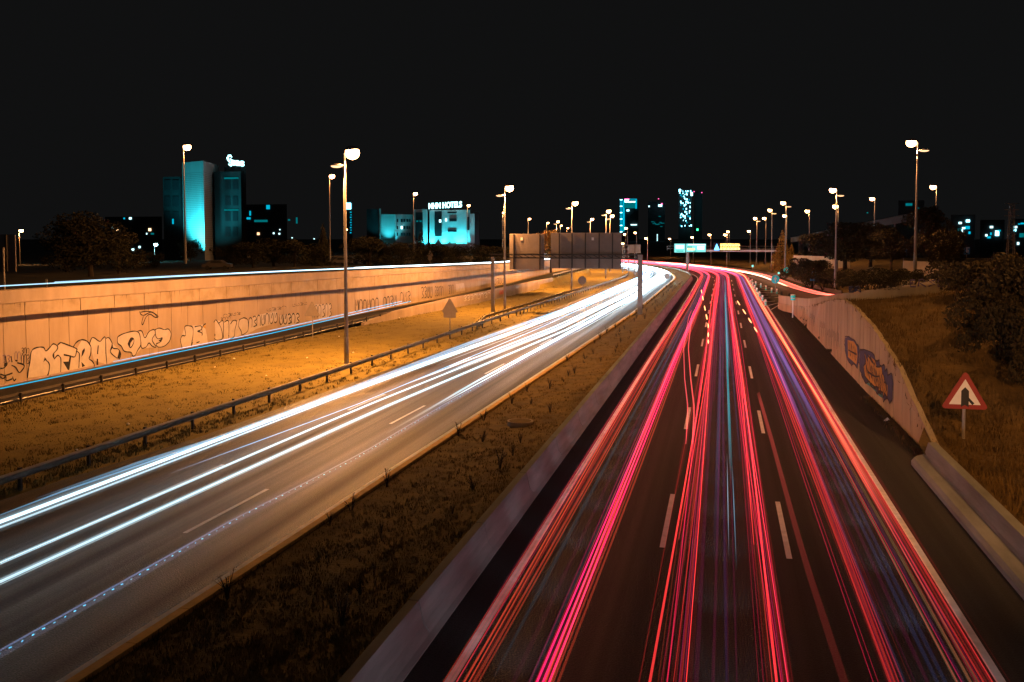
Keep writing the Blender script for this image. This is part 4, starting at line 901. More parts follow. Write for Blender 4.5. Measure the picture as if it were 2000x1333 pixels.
t = empty('marker_post', tuple(A(92, 566, 66)), label='small white marker post on top of the wall at the far left', cat='marker post'); q = A(92, 550, 66)
m = MB(); m.box((0, 0, (q.z-t.location.z)/2), (.05, .05, q.z-t.location.z)); m.build('post', M['pole'], t); m = MB(); m.box((0, -.03, q.z-t.location.z), (.17, .06, .36)); m.build('plate', M['white'], t)
q = G(1548, 621, 0); t = empty('marker_post', tuple(q), label='white post with a bright cyan head at the foot of the right wall', cat='marker post')
m = MB(); m.box((0, 0, 1.1), (.13, .06, 2.2)); m.build('post', M['white'], t); m = MB(); m.tube([(0, 0, 2.0), (0, 0, 2.55)], .26, 14); p_ = m.build('head', M['cyan'], t); m = MB(); m.tube([(0, 0, 2.56), (0, 0, 2.66)], .25, 14); m.tube([(0, 0, 2.2), (0, 0, 2.27)], .265, 14); m.build('band', M['white'], p_)
# delineators in the gore
pr = None
t0 = empty('delineator', (0, 0, 0), label='x', cat='delineator')
m = MB(); m.tube([(0, 0, 0), (0, 0, .06), (0, 0, .5)], [.22, .13, .13], 12); m.build('body', M['green'], t0)
m = MB(); m.tube([(0, 0, .5), (0, 0, .8)], .135, 12); m.tube([(0, 0, .28), (0, 0, .36)], .137, 12); m.build('reflective_band', M['white'], t0)
D1 = [(1462, 550), (1466, 555), (1470, 560), (1474, 566), (1478, 572), (1483, 580), (1489, 588), (1495, 597)]; D2 = [(1469, 553), (1476, 558), (1486, 562), (1496, 567), (1507, 572), (1517.5, 574)]
for i, (x, y) in enumerate(D1+D2):
    q = G(x, y, 0); zz = max(0, GZ(q.y)*min(1, max(0, (q.x-6.4)/.6))) if q.y > 122 else .0; q = G(x, y, zz)
    lb = 'green and white delineator in the row beside the white edge line' if i < 8 else 'green and white delineator in the row along the ramp side of the painted gore'
    if i == 0: t0.location = q; tag(t0, lb, 'delineator', 'delineators by the edge line')
    else: dup(t0, q, label=lb, group='delineators by the edge line' if i < 8 else 'delineators by the ramp')
for x, y, lb in ((1527, 576, 'left one of two low dark marker blocks behind the ramp parapet'), (1541, 580, 'right one of two low dark marker blocks behind the ramp parapet')):
    t = empty('lane_marker', tuple(G(x, y, .9)), label=lb, cat='marker', group='marker blocks on the ramp'); m = MB(); m.tube([(0, 0, 0), (0, 0, .08), (0, 0, .45)], [.2, .12, .10], 10); m.build('body', M['black'], t)
for x, y, lb in ((1470, 520, 'pale round self-glowing reflector left of the far gantry leg'), (1521, 534, 'pale round self-glowing reflector right of the guard rail bend')):
    q = A(x, y, 235); t = empty('reflector_post', (q.x, q.y, 0), label=lb, cat='reflector', group='reflector posts'); m = MB(); m.tube([(0, 0, 0), (0, 0, q.z)], .05, 6); m.build('post', M['pole'], t); m = MB(); disc(m, (0, -.06, q.z), .28); m.build('reflector', M['signglow'], t)  # disc emits by itself: the light it throws back is put into its material
t = empty('manhole', tuple(G(1016, 823, .38)), label='round concrete manhole collar in the median grass', cat='manhole')
m = MB(); m.tube([(0, 0, -.3), (0, 0, .02)], .62, 24); m.build('collar', M['concrete'], t); m = MB(); m.tube([(0, 0, .021), (0, 0, .03)], .52, 24); m.build('cover', M['grass_dark'], t)

# litter
lt = empty('litter_scrap', (0, 0, 0), label='x', cat='litter'); m = MB(); m.add([(-.11, -.05, .01), (.02, -.09, .05), (.12, .02, .01), (.03, .09, .06), (-.08, .06, .02), (0, 0, .11)], [(0, 1, 5), (1, 2, 5), (2, 3, 5), (3, 4, 5), (4, 0, 5), (4, 3, 2, 1, 0)]); m.build('paper', M['white'], lt)
for i, (x, y) in enumerate([(457, 702), (420, 718), (662, 658), (695, 640), (690, 690), (735, 700), (780, 622), (330, 800), (150, 880), (520, 735), (600, 700), (250, 830), (840, 600)]):
    q = G(x, y, .08)
    if i == 0: lt.location = q; tag(lt, 'small pale scrap of litter lying on the grass verge', 'litter', 'litter on the grass verge')
    else: dup(lt, q, rz=i*1.1, sc=.6+.08*(i % 7), label='small pale scrap of litter lying on the grass verge', group='litter on the grass verge')
lt2 = dup(lt, G(1733, 823, .0), rz=.5, sc=1.7, label='crumpled white litter on the dark right shoulder beside the wall', group=None)
if 'group' in lt2: del lt2['group']
# ------------------------------------------------------------------ vegetation
def leaves(n, blobs, size, rnd, flat=.0):
    """n leaf quads scattered in the shells of the given blobs"""
    bl = np.array(blobs, dtype=float); wt = (bl[:, 3]*bl[:, 4]*bl[:, 5])**(2/3); idx = rnd.choice(len(bl), n, p=wt/wt.sum())
    d = rnd.normal(size=(n, 3)); d /= np.linalg.norm(d, axis=1)[:, None]; rr = rnd.uniform(.55, 1.08, n)**.7
    c = bl[idx, :3]+d*rr[:, None]*bl[idx, 3:6]
    u = rnd.normal(size=(n, 3)); u /= np.linalg.norm(u, axis=1)[:, None]; v = np.cross(u, rnd.normal(size=(n, 3))); v /= np.linalg.norm(v, axis=1)[:, None]
    sz = size*rnd.uniform(.5, 1.4, n)[:, None]; u *= sz; v *= sz*.55
    V = np.stack([c-u, c-v*.9, c+u, c+v], 1).reshape(-1, 3); return V
def quads_obj(name, V, mt, parent=None):
    n = len(V)//4; me = bpy.data.meshes.new(name); me.vertices.add(len(V)); me.vertices.foreach_set('co', V.astype(np.float32).ravel())
    me.loops.add(4*n); me.loops.foreach_set('vertex_index', np.arange(4*n, dtype=np.int32)); me.polygons.add(n)
    me.polygons.foreach_set('loop_start', np.arange(0, 4*n, 4, dtype=np.int32)); me.polygons.foreach_set('loop_total', np.full(n, 4, dtype=np.int32)) if hasattr(me.polygons[0], 'loop_total') and False else None
    me.materials.append(mt); me.update(calc_edges=True); me.validate()
    o = bpy.data.objects.new(name, me); S.collection.objects.link(o)
    if parent: o.parent = parent
    return o
def tree_proto(name, kind, mt, seed, n=5200, label='x', cat='tree'):
    r = np.random.default_rng(seed); R_ = random.Random(seed); t = empty(name, (0, 0, 0), label=label, cat=cat)
    if kind == 'broad':               # unit: height 10
        blobs = [(R_.gauss(0, 1.5), R_.gauss(0, 1.5), R_.uniform(3.4, 8.4), R_.uniform(.9, 1.7), R_.uniform(.9, 1.7), R_.uniform(.7, 1.3)) for _ in range(26)]
        m = MB(); m.tube([(0, 0, -1), (0, 0, 1.5), (.15, .1, 4), (.1, 0, 7)], [.32, .25, .17, .06], 8)
        for b in blobs[:12]: m.tube([(0, 0, 2+R_.random()*2.5), (b[0]*.5, b[1]*.5, b[2]*.7+.6), b[:3]], [.12, .08, .02], 5)
        sz = .17
    elif kind == 'cone':
        blobs = [(0, 0, 1.0+8.8*k/15, 2.1*(1-k/15.5)+.15, 2.1*(1-k/15.5)+.15, .5) for k in range(16)]+[(R_.gauss(0, 1.2), R_.gauss(0, 1.2), R_.uniform(1, 4.5), .8, .8, .6) for _ in range(8)]
        m = MB(); m.tube([(0, 0, -1), (0, 0, 9.5)], [.25, .04], 8)
        for k in range(9): a = k*2.4; m.tube([(0, 0, 1+k*.8), (1.5*(1-k/10)*math.cos(a), 1.5*(1-k/10)*math.sin(a), 1.4+k*.8)], [.07, .02], 5)
        sz = .15
    else:                             # bush, unit: height 3
        blobs = [(R_.gauss(0, 1.1), R_.gauss(0, 1.1), R_.uniform(.5, 2.1), R_.uniform(.6, 1.1), R_.uniform(.6, 1.1), R_.uniform(.5, .8)) for _ in range(14)]
        m = MB()
        for b in blobs[:7]: m.tube([(b[0]*.2, b[1]*.2, -.6), (b[0]*.6, b[1]*.6, b[2]*.5), b[:3]], [.07, .05, .02], 5)
        sz = .11
    m.build('trunk' if kind != 'bush' else 'stems', M['bark'], t)
    quads_obj('crown' if kind != 'bush' else 'foliage', leaves(n, blobs, sz, r), mt, t)
    return t
used = set()
def put(src, x, yt, yb, Y, label, group=None, wide=1., unit=10., name=None):
    a = A(x, yt, Y); b = A(x, yb, Y); h = a.z-b.z; s = h/unit; kw = dict(label=label, group=group) if group else dict(label=label)
    if src.name not in used:
        used.add(src.name); src.location = (b.x, b.y, b.z); src.scale = (s*wide, s*wide, s); src.rotation_euler = (0, 0, x); tag(src, label, src['category'], group); return src
    return dup(src, (b.x, b.y, b.z), rz=x*1.3, sc=(s*wide, s*wide, s), **kw)
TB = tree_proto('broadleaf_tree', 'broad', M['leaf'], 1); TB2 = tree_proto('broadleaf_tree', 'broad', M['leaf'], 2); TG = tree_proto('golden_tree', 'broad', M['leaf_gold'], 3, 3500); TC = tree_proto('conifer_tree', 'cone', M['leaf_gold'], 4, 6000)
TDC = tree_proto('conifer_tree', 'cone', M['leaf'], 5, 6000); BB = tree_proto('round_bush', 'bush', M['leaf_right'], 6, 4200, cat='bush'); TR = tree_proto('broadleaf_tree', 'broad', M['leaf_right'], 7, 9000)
put(TB, 178, 396, 560, 95, 'large round brown-lit tree left of the dark office block', wide=1.35)
put(TB2, 232, 445, 560, 105, 'smaller tree leaning against the right side of the large round tree', wide=1.1)
put(TB2, 130, 440, 560, 115, 'low dark tree left of the large round tree', wide=1.2)
bl = 'row of dark trees behind the upper road'
for i, (x, yt, Yd) in enumerate([(455, 470, 150), (495, 468, 150), (535, 458, 165), (575, 462, 160), (610, 470, 170), (720, 455, 175), (750, 470, 180), (785, 468, 180), (862, 470, 200), (895, 474, 205), (945, 470, 210), (965, 476, 220), (300, 492, 150), (265, 490, 130)]):
    put((TB, TB2)[i % 2], x, yt, 535, Yd, 'dark bushy tree in the row behind the upper road, below the lit buildings', bl, 1.3+.2*(i % 3))
put(TDC, 632, 438, 530, 170, 'dark conifer in the tree row just left of the nearest tall lamp pole'); put(TDC, 822, 448, 530, 190, 'dark conifer standing in front of the floodlit hotel')
put(TB, 372, 462, 520, 235, 'small leafy tree silhouetted against the cyan tower base', wide=.9)
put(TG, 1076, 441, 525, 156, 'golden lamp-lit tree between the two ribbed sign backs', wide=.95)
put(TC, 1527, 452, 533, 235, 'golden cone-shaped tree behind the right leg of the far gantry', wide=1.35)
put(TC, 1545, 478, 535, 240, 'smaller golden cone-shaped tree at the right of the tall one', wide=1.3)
bs = 'dark round bushes on the right verge'
for i, (x, yt, yb, Yd, wd) in enumerate([(1577, 501, 535, 185, 1.2), (1597, 505, 535, 190, 1.2), (1582, 520, 556, 172, 1.3), (1612, 522, 560, 165, 1.5), (1640, 522, 562, 160, 1.4), (1560, 512, 545, 200, 1.)]):
    put(BB, x, yt, yb, Yd, ['rounded dark bush at the upper left of the bush cluster', 'rounded dark bush at the top of the bush cluster', 'rounded dark bush low in the middle of the cluster, behind the blue square sign', 'wide dark bush right of the blue square sign', 'rightmost dark bush of the cluster, at the foot of the second lamp', 'small dark bush at the left of the cluster beside the gantry leg'][i], bs, wd, 3.)
sc_ = 'scrub along the top of the ramp parapet'
for i, (x, yt, yb, Yd) in enumerate([(1672, 530, 562, 108), (1700, 524, 560, 104), (1730, 520, 556, 100), (1757, 522, 552, 98), (1785, 530, 552, 92), (1685, 536, 560, 100), (1716, 536, 560, 96), (1745, 532, 556, 94), (1830, 532, 550, 92)]):
    put(BB, x, yt, yb, Yd, 'brown scrub bush just above the ramp parapet', sc_, 1.5, 3.)
dk = 'dark thicket trees on the right bank'
for i, (x, yt, yb, Yd, wd, lb) in enumerate([(1650, 425, 540, 170, 1.5, 'big dark tree above the round bushes'), (1700, 432, 530, 180, 1.4, 'dark tree between the round bushes and the biggest right-hand lamp'), (1740, 440, 530, 160, 1.2, 'dark tree just left of the biggest right-hand lamp pole'),
      (1600, 450, 530, 215, 1.3, 'low brown tree behind the round bushes'), (1822, 393, 545, 125, .9, 'tall tree with a brown-lit top right of the biggest right-hand lamp'), (1850, 440, 560, 100, 1.0, 'dark tree behind the right end of the ramp parapet')]):
    put(TR, x, yt, yb, Yd, lb, dk, wd)
th = 'bushes of the dark thicket at the right edge'
for i, (x, yt, yb, Yd, wd) in enumerate([(1905, 500, 580, 70, 1.0), (1950, 485, 600, 62, .9), (1995, 480, 640, 56, .8), (1945, 530, 650, 58, .6), (1975, 560, 700, 52, .55), (2010, 600, 740, 50, .6), (1880, 520, 580, 74, .8), (2035, 560, 700, 54, .8), (1915, 560, 640, 62, .55)]):
    put(BB, x, yt, yb, Yd, 'leafy dark bush in the thicket at the right edge of the view', th, wd, 3.)
wd_ = 'weeds at the foot of the right wall'
for x, y, s_ in ((1576, 640, .6), (1604, 667, .7), (1624, 693, .8)):
    q = G(x, y, 0); dup(BB, (q.x+.1, q.y, q.z), rz=x, sc=.12*s_*2, label='small green weed clump at the foot of the right wall', group=wd_)
# median saplings
sp = []
for v in range(3):
    R_ = random.Random(v+20); t = empty('median_sapling', (0, 0, 0), label='x', cat='sapling'); m = MB(); tips = []
    for k in range(6):
        a = R_.uniform(0, 6.28); h = R_.uniform(.35, .85); dx = R_.uniform(.05, .22); p1 = (dx*.4*math.cos(a), dx*.4*math.sin(a), h*.5); p2 = (dx*math.cos(a), dx*math.sin(a), h); m.tube([(0, 0, -.1), p1, p2], [.02, .014, .006], 5); tips += [p1, p2]
        for j in range(3): q = (p2[0]+R_.gauss(0, .07), p2[1]+R_.gauss(0, .07), p2[2]*R_.uniform(.6, 1.05)); m.tube([p1, q], [.008, .004], 4); tips.append(q)
    m.build('twigs', M['bark'], t); quads_obj('leaves', leaves(70, [(*q, .05, .05, .05) for q in tips], .022, np.random.default_rng(v)), M['leaf'], t); sp.append(t)
cnt = 0; med = 'bare saplings planted along the median'
for s in np.arange(14, 190, 2.5):
    for fr in (.14, .42, .72):
        if random.random() < .5: continue
        t_ = fr+random.uniform(-.06, .06); sj = s+random.uniform(-.8, .8); X = LR(sj)+(BX-.12-LR(sj))*t_
        if abs(sj-YG) < 1.5: continue
        lb = 'thin twiggy sapling growing in the grass of the median'
        sc0 = random.uniform(.45, .95); v = cnt % 3
        if cnt < 3: sp[v].location = (X, sj, MZ(t_)-.03); sp[v].scale = (sc0,)*3; tag(sp[v], lb, 'sapling', med)
        else: dup(sp[v], (X, sj, MZ(t_)-.03), rz=random.uniform(0, 6), sc=(sc0*1.1, sc0*1.1, sc0), label=lb, group=med)
        cnt += 1
# grass
def grass(name, N, pf, h, mt, label, wd=.02, seed=1):
    r = np.random.default_rng(seed); P = pf(r, N); n = len(P); a = r.uniform(0, 6.28, n); ln = r.uniform(.0, .9, n)*h; hh = h*r.uniform(.4, 1.3, n)
    dx = np.cos(a); dy = np.sin(a); base = P; w_ = wd*r.uniform(.6, 1.6, n)
    v0 = base+np.stack([-dy*w_, dx*w_, -.03+0*a], 1); v1 = base+np.stack([dy*w_, -dx*w_, -.03+0*a], 1)
    v2 = base+np.stack([dx*ln+dy*w_*.3, dy*ln-dx*w_*.3, hh], 1); v3 = base+np.stack([dx*ln-dy*w_*.3, dy*ln+dx*w_*.3, hh], 1)
    V = np.stack([v0, v1, v2, v3], 1).reshape(-1, 3); return tag(quads_obj(name, V, mt), label=label, kind='stuff', cat='grass')
def inv(r, N, a, b): u = r.uniform(0, 1, N); return 1/(1/a+(1/b-1/a)*u)     # denser near the viewpoint
vi = np.vectorize
def pf_verge(r, N):
    s = inv(r, N, 26, 200); t = r.uniform(.02, .99, N); x0 = vi(SLE)(s); x1 = vi(LE)(s); return np.stack([x0+(x1-x0)*t, s, 0*s+.02], 1)
def pf_med(r, N):
    s = inv(r, N, 13, 180); t = r.uniform(.03, .97, N); x0 = vi(LR)(s); x1 = 0*s+BX-.15; return np.stack([x0+(x1-x0)*t, s, .02+.5*t**1.5], 1)
def pf_bank(r, N):
    s = inv(r, N, 18, 95); X = 8.65+r.uniform(0, 1, N)**1.4*14; k = s < vi(BY2)(X)-.6; X = X[k]; s = s[k]; return np.stack([X, s, vi(bankz)(X, s)], 1)
def clump(pf, k, sp_):
    def f(r, N):
        c = pf(r, N//k); d = np.repeat(c, k, 0); d[:, :2] += r.normal(0, sp_, (len(d), 2)); return d
    return f
grass('verge_grass', 42000, clump(pf_verge, 7, .12), .10, M['blade'], 'short yellow-lit grass covering the verge between slip road and carriageway')
grass('median_grass', 46000, clump(pf_med, 6, .07), .08, M['blade_med'], 'short brown grass covering the median', .012, 2)
grass('bank_grass', 80000, clump(pf_bank, 7, .22), .22, M['blade_dark'], 'long dry grass on the bank behind the right wall', .018, 3)
def pf_weed(r, N):
    s = inv(r, N, 40, 56); return np.stack([8.25-np.abs(r.normal(0, .18, N)), s, 0*s], 1)
grass('wall_weeds', 2500, pf_weed, .16, M['blade_dark'], 'thin strip of dry weeds at the foot of the right wall near its low end', .012, 4)

# ------------------------------------------------------------------ buildings
def bld(label, Y, px=0, name='building', cat='building'):
    q = A(px, 500, Y); return empty(name, (q.x, Y, 0), label=label, cat=cat)
def facade(parent, x0, x1, y0, z0, Y, mt, nm='wall', depth=12, Y2=None):
    a = A(x0, y0, Y); b = A(x1, y0, Y2 or Y); o = parent.location; m = MB()
    ka, kb = a.x/a.y*depth*.97, b.x/b.y*depth*1.03; pts = [(a.x-o.x, a.y-o.y), (b.x-o.x, b.y-o.y), (b.x-o.x+kb, b.y-o.y+depth), (a.x-o.x+ka, a.y-o.y+depth)]
    m.prism(pts, z0-o.z, a.z-o.z); return m.build(nm, mt, parent)
def rect(parent, x0, x1, y0, y1, Y, mt, nm='window', out=.08, top=None, Y2=None):
    a = A(x0, y0, Y); b = A(x1, y1, Y2 or Y); o = (top or parent).location; m = MB(); m.box(((a.x+b.x)/2-o.x, (a.y+b.y)/2-o.y-out, (a.z+b.z)/2-o.z), (b.x-a.x, .12, a.z-b.z), rz=math.atan2(b.y-a.y, b.x-a.x)); return m.build(nm, mt, parent)
def flood(parent, px, Y, z, power, aim=(0, 2.5, 12), size=1.5, col=(.04, .75, .88), off=2.5):
    o = parent.location; q = A(px, 470, Y)
    l = bpy.data.lights.new('floodlight', 'SPOT'); l.energy = power; l.color = col; l.spot_size = math.radians(size*50); l.spot_blend = .8; l.shadow_soft_size = .3
    lo = bpy.data.objects.new('floodlight', l); S.collection.objects.link(lo); lo.parent = parent; lo.location = (q.x-o.x, Y-o.y-off, z); lo.rotation_euler = Vector(aim).to_track_quat('-Z', 'Y').to_euler()
    m = MB(); m.box((q.x-o.x, Y-o.y-off-.3, z-.3), (.5, .3, .3)); m.build('floodlight_housing', M['darkmetal'], parent)
YA = 262.
ob = bld('tall dark office block with a cyan floodlit corner tower and a glowing rooftop sign', YA, 400)
facade(ob, 318, 356, 346, 2, YA+2, M['facade_night'], 'left_wing'); facade(ob, 418, 470, 336, 2, YA+3, M['facade_night'], 'right_wing', 16); facade(ob, 438, 480, 326, 2, YA+6, M['glass_dark'], 'roof_block', 10)
A1 = A(356, 318, YA); B1_ = A(397, 318, YA-5); C1_ = A(418, 321, YA+6); o = ob.location
m = MB(); m.prism([(A1.x-o.x, A1.y-o.y), (B1_.x-o.x, B1_.y-o.y), (C1_.x-o.x, C1_.y-o.y), (C1_.x-o.x-3, C1_.y-o.y+8), (A1.x-o.x, A1.y-o.y+8)], 2, A1.z); m.build('tower', M['facade'], ob)
tw_ = ob.children[-1]
m = MB()
for k in range(46):
    z = 4+k*.55
    if z > A1.z-.5: break
    for (p_, q_) in ((A1, B1_), (B1_, C1_)):
        n = Vector((q_.y-p_.y, -(q_.x-p_.x), 0)).normalized()*.03; m.add([(p_.x-o.x+n.x, p_.y-o.y+n.y, z), (q_.x-o.x+n.x, q_.y-o.y+n.y, z), (q_.x-o.x+n.x, q_.y-o.y+n.y, z+.05), (p_.x-o.x+n.x, p_.y-o.y+n.y, z+.05)], [(0, 1, 2, 3)])
m.build('cladding_joints', M['facade_dark'], tw_)
for k, yy in enumerate((352, 384, 414, 444)):
    for x in (322, 338): rect(ob, x, x+12, yy, yy+20, YA+2, M['glass_dark'])
    for x in (440, 455): rect(ob, x, x+10, yy, yy+18, YA+3, M['glass_dark'])
    rect(ob, 438, 466, yy-5, yy-2, YA+3, M['win_teal'], 'lit_band') if k in (0, 2) else None
rect(ob, 337, 340, 428, 438, YA+2, M['win_cyan'], 'lit_window', .2)
for dx, pw in ((361, 6000), (372, 8000), (384, 20000), (393, 22000)): flood(ob, dx, YA-6, 5.0, pw, (0, 2.0, 7), 2.2, off=3.2)
flood(ob, 412, YA-2, 5.0, 6000, (-.6, 2.4, 7), 2.6, off=5.)
q = A(462, 316, YA-1)                 # rooftop lettering: swirl + sas
me = text_mesh('sas', 3.1, .15, .09); ws = MB(); wx = A(480, 316, YA).x-A(455, 316, YA).x; w0 = max(v.co.x for v in me.vertices)-min(v.co.x for v in me.vertices)
cx = A(467.5, 316, YA).x; ws.add([(cx-o.x+v.co.x*wx/w0, q.y-o.y-v.co.z, q.z-.25-o.z+v.co.y-v.co.x*.12) for v in me.vertices], [tuple(p.vertices) for p in me.polygons]); ws.build('sign_letters', M['neon'], ob)
sw = MB(); K = lambda pts: [Vector(((A(x, y, YA-1)).x-o.x, YA-1-o.y, A(x, y, YA-1).z-o.z)) for x, y in pts]
sw.tube(K([(453, 307.5), (450, 304.5), (446.5, 305), (444.5, 308), (445.5, 312), (448, 316), (450, 319.5)]), [.12, .3, .36, .36, .34, .25, .1], 8)
sw.tube(K([(449.5, 310), (452, 313), (454, 317), (454, 321), (451.5, 323.5), (448.5, 322.5), (446.5, 320.5)]), [.1, .26, .34, .36, .34, .26, .1], 8); sw.build('sign_swirl', M['neon'], ob)
m = MB(); 
for x in (448, 460, 472): p_ = K([(x, 322)])[0]; m.box((p_.x, p_.y+.3, p_.z-.6), (.12, .12, 1.6))
m.build('sign_frame', M['darkmetal'], ob)
YH = 400.
hb = bld('white hotel floodlit in cyan from below, with a glowing sign on its roof', YH, 860)
facade(hb, 808, 835, 409.5, 3, YH, M['facade'], 'left_block'); facade(hb, 839, 918, 411, 3, YH, M['facade'], 'main_block', 18); facade(hb, 918, 927, 418, 3, YH+3, M['facade'], 'right_block')
facade(hb, 772, 808, 419, 3, YH+1, M['facade'], 'side_wing', 12, YH+8); facade(hb, 743, 772, 419, 3, YH+10, M['facade'], 'back_wing', 12); facade(hb, 716, 739, 409, 3, YH+14, M['facade_dark'], 'dark_block'); facade(hb, 741, 744, 408, 3, YH+6, M['facade'], 'fin', 2); facade(hb, 925, 936, 413, 3, YH+8, M['glass_dark'], 'dark_end')
for x0, x1, y0, y1, mt_ in [(812, 826, 415, 470, M['glass_dark']), (849, 863, 413, 462, M['glass_dark']), (874, 892, 414, 417, M['glass_dark']), (878, 892, 427, 433, M['glass_dark']), (875, 892, 449, 453, M['glass_dark']), (870, 873, 427, 433, M['win_white']), (858, 862, 429, 435, M['win_white']), (913, 917, 424, 450, M['glass_dark']), (813, 817, 431, 434, M['win_teal']), (820, 824, 431, 434, M['win_teal'])]:
    rect(hb, x0, x1, y0, y1, YH, mt_, 'window' if mt_ is M['glass_dark'] else 'lit_window', .1 if mt_ is M['glass_dark'] else .25)
for yy in (428, 442, 455):
    for x0, x1 in ((776, 779), (784, 788), (789, 793), (795, 799), (800, 803)): rect(hb, x0, x1, yy, yy+6, YH+2, M['glass_dark'] if not (yy == 442 and x0 == 784) else M['win_white'], 'window' if not (yy == 442 and x0 == 784) else 'lit_window', .9)
for x, pw in ((843, 30000), (847, 20000), (866, 30000), (872, 14000), (884, 12000), (894, 26000), (902, 26000), (910, 14000), (831, 20000), (824, 9000), (776, 10000), (785, 8000), (768, 8000), (764, 6000), (922, 12000), (742.5, 4000)): flood(hb, x, YH, 5.2, pw*.42, (0, .9, 9), 1.5, off=1.3)
flood(hb, 728, YH+10, 5.2, 3000, (0, 2, 8), 1.5); flood(hb, 756, YH+8, 5.2, 9000, (0, 2, 8), 1.5)
o = hb.location
me = text_mesh('NHN HOTELS', 3.4, .2, .10); a = A(838.5, 406, YH); b = A(903, 403, YH); w0 = max(v.co.x for v in me.vertices)-min(v.co.x for v in me.vertices); sx = (b.x-a.x)/w0
m = MB(); m.add([((a.x+b.x)/2-o.x+v.co.x*sx, -1.-v.co.z, (A(870, 402, YH)).z+v.co.y*1.02+v.co.x*.035) for v in me.vertices], [tuple(p.vertices) for p in me.polygons]); m.build('sign_letters', M['neon'], hb)
m = MB()
for x in range(842, 902, 8): p_ = A(x, 409, YH); m.box((p_.x-o.x, -.7, p_.z), (.12, .12, 1.6))
m.build('sign_frame', M['darkmetal'], hb)
tb = bld('narrow dark office tower with a small cyan sign, seen beside the nearest lamp pole', 420, 681)
facade(tb, 670, 688, 392, 3, 420, M['facade_dark']); rect(tb, 675, 686, 397, 409, 420, M['win_hot'], 'sign', .3)
for k in range(9): rect(tb, 684+(k % 2), 687, 414+k*5, 416+k*5, 420, M['win_cyan'], 'lit_window', .3)
def dark_block(label, x0, x1, yt, Y, wins, base=0):
    t = bld(label, Y, (x0+x1)/2); facade(t, x0, x1, yt, base, Y, M['facade_dark'])
    for x, y, w_, h_, mt_ in wins: rect(t, x-w_/2, x+w_/2, y-h_/2, y+h_/2, Y, mt_, 'lit_window', .3)
    return t
dark_block('dark low block with a few lit windows between the large tree and the office tower', 205, 316, 424, 600, [(243, 427, 3, 3, M['win_cyan']), (255, 427, 5, 4, M['win_white']), (221, 445, 4, 4, M['win_white']), (230, 450, 4, 4, M['win_warm']), (293, 449, 5, 5, M['win_warm']), (287, 457, 2, 3, M['win_white']), (298, 457, 6, 3, M['win_teal']), (273, 483, 4, 4, M['win_white']), (260, 488, 5, 4, M['win_white']), (160, 490, 5, 3, M['win_cyan'])])
dark_block('dark block with scattered cyan windows right of the office tower', 478, 560, 400, 520, [(524, 405, 7, 8, M['win_cyan']), (489, 417, 3, 9, M['win_cyan']), (486, 427, 8, 4, M['win_cyan']), (505, 457, 5, 5, M['bowl_dim']), (535, 456, 3, 3, M['win_white']), (546, 457, 3, 3, M['win_white']), (547, 449, 2, 2, M['win_white']), (565, 430, 4, 3, M['win_teal']), (580, 431, 3, 12, M['win_teal']), (510, 432, 26, 4, M['win_teal']), (571, 465, 2, 2, M['win_white']), (614, 467, 2, 2, M['win_white'])])
rb_ = dark_block('distant dark block with a clump of cyan lit windows in the right-hand trees', 1858, 1905, 420, 330, [(1875, 436, 6, 4, M['win_white']), (1890, 432, 7, 5, M['win_hot']), (1889, 445, 9, 6, M['win_cyan']), (1882, 446, 6, 3, M['win_hot']), (1879, 451, 2, 6, M['win_white']), (1893, 455, 4, 5, M['win_cyan']), (1873, 449, 6, 5, M['win_teal'])])
dark_block('distant dark block with cyan lit windows left of the lattice pylon', 1915, 1962, 430, 340, [(1936, 444, 6, 4, M['win_white']), (1947, 456, 7, 10, M['win_hot']), (1926, 460, 4, 4, M['win_white']), (1931, 464, 7, 4, M['win_cyan']), (1935, 457, 3, 5, M['win_cyan']), (1951, 451, 6, 3, M['win_cyan'])])
dark_block('distant dark block with cyan lit windows right of the lattice pylon', 1978, 2040, 428, 345, [(1983, 444, 6, 4, M['win_white']), (1982, 450, 4, 4, M['win_hot']), (1997, 437, 8, 3, M['win_cyan']), (1990, 438, 4, 2, M['win_cyan']), (1988, 476, 4, 5, M['win_white']), (1995, 460, 9, 8, M['win_teal'])])
dark_block('dark far block with two dim teal windows beside the second right-hand lamp', 1615, 1648, 436, 420, [(1628, 447, 7, 7, M['win_teal']), (1628, 458, 4, 6, M['win_teal']), (1694, 416, 3, 2, M['win_teal'])])
dark_block('dark far block with dim teal windows left of the biggest right-hand lamp', 1755, 1805, 392, 430, [(1775, 400, 13, 5, M['win_teal']), (1791, 407, 8, 2, M['win_teal']), (1779, 441, 4, 2, M['greenlight'])])
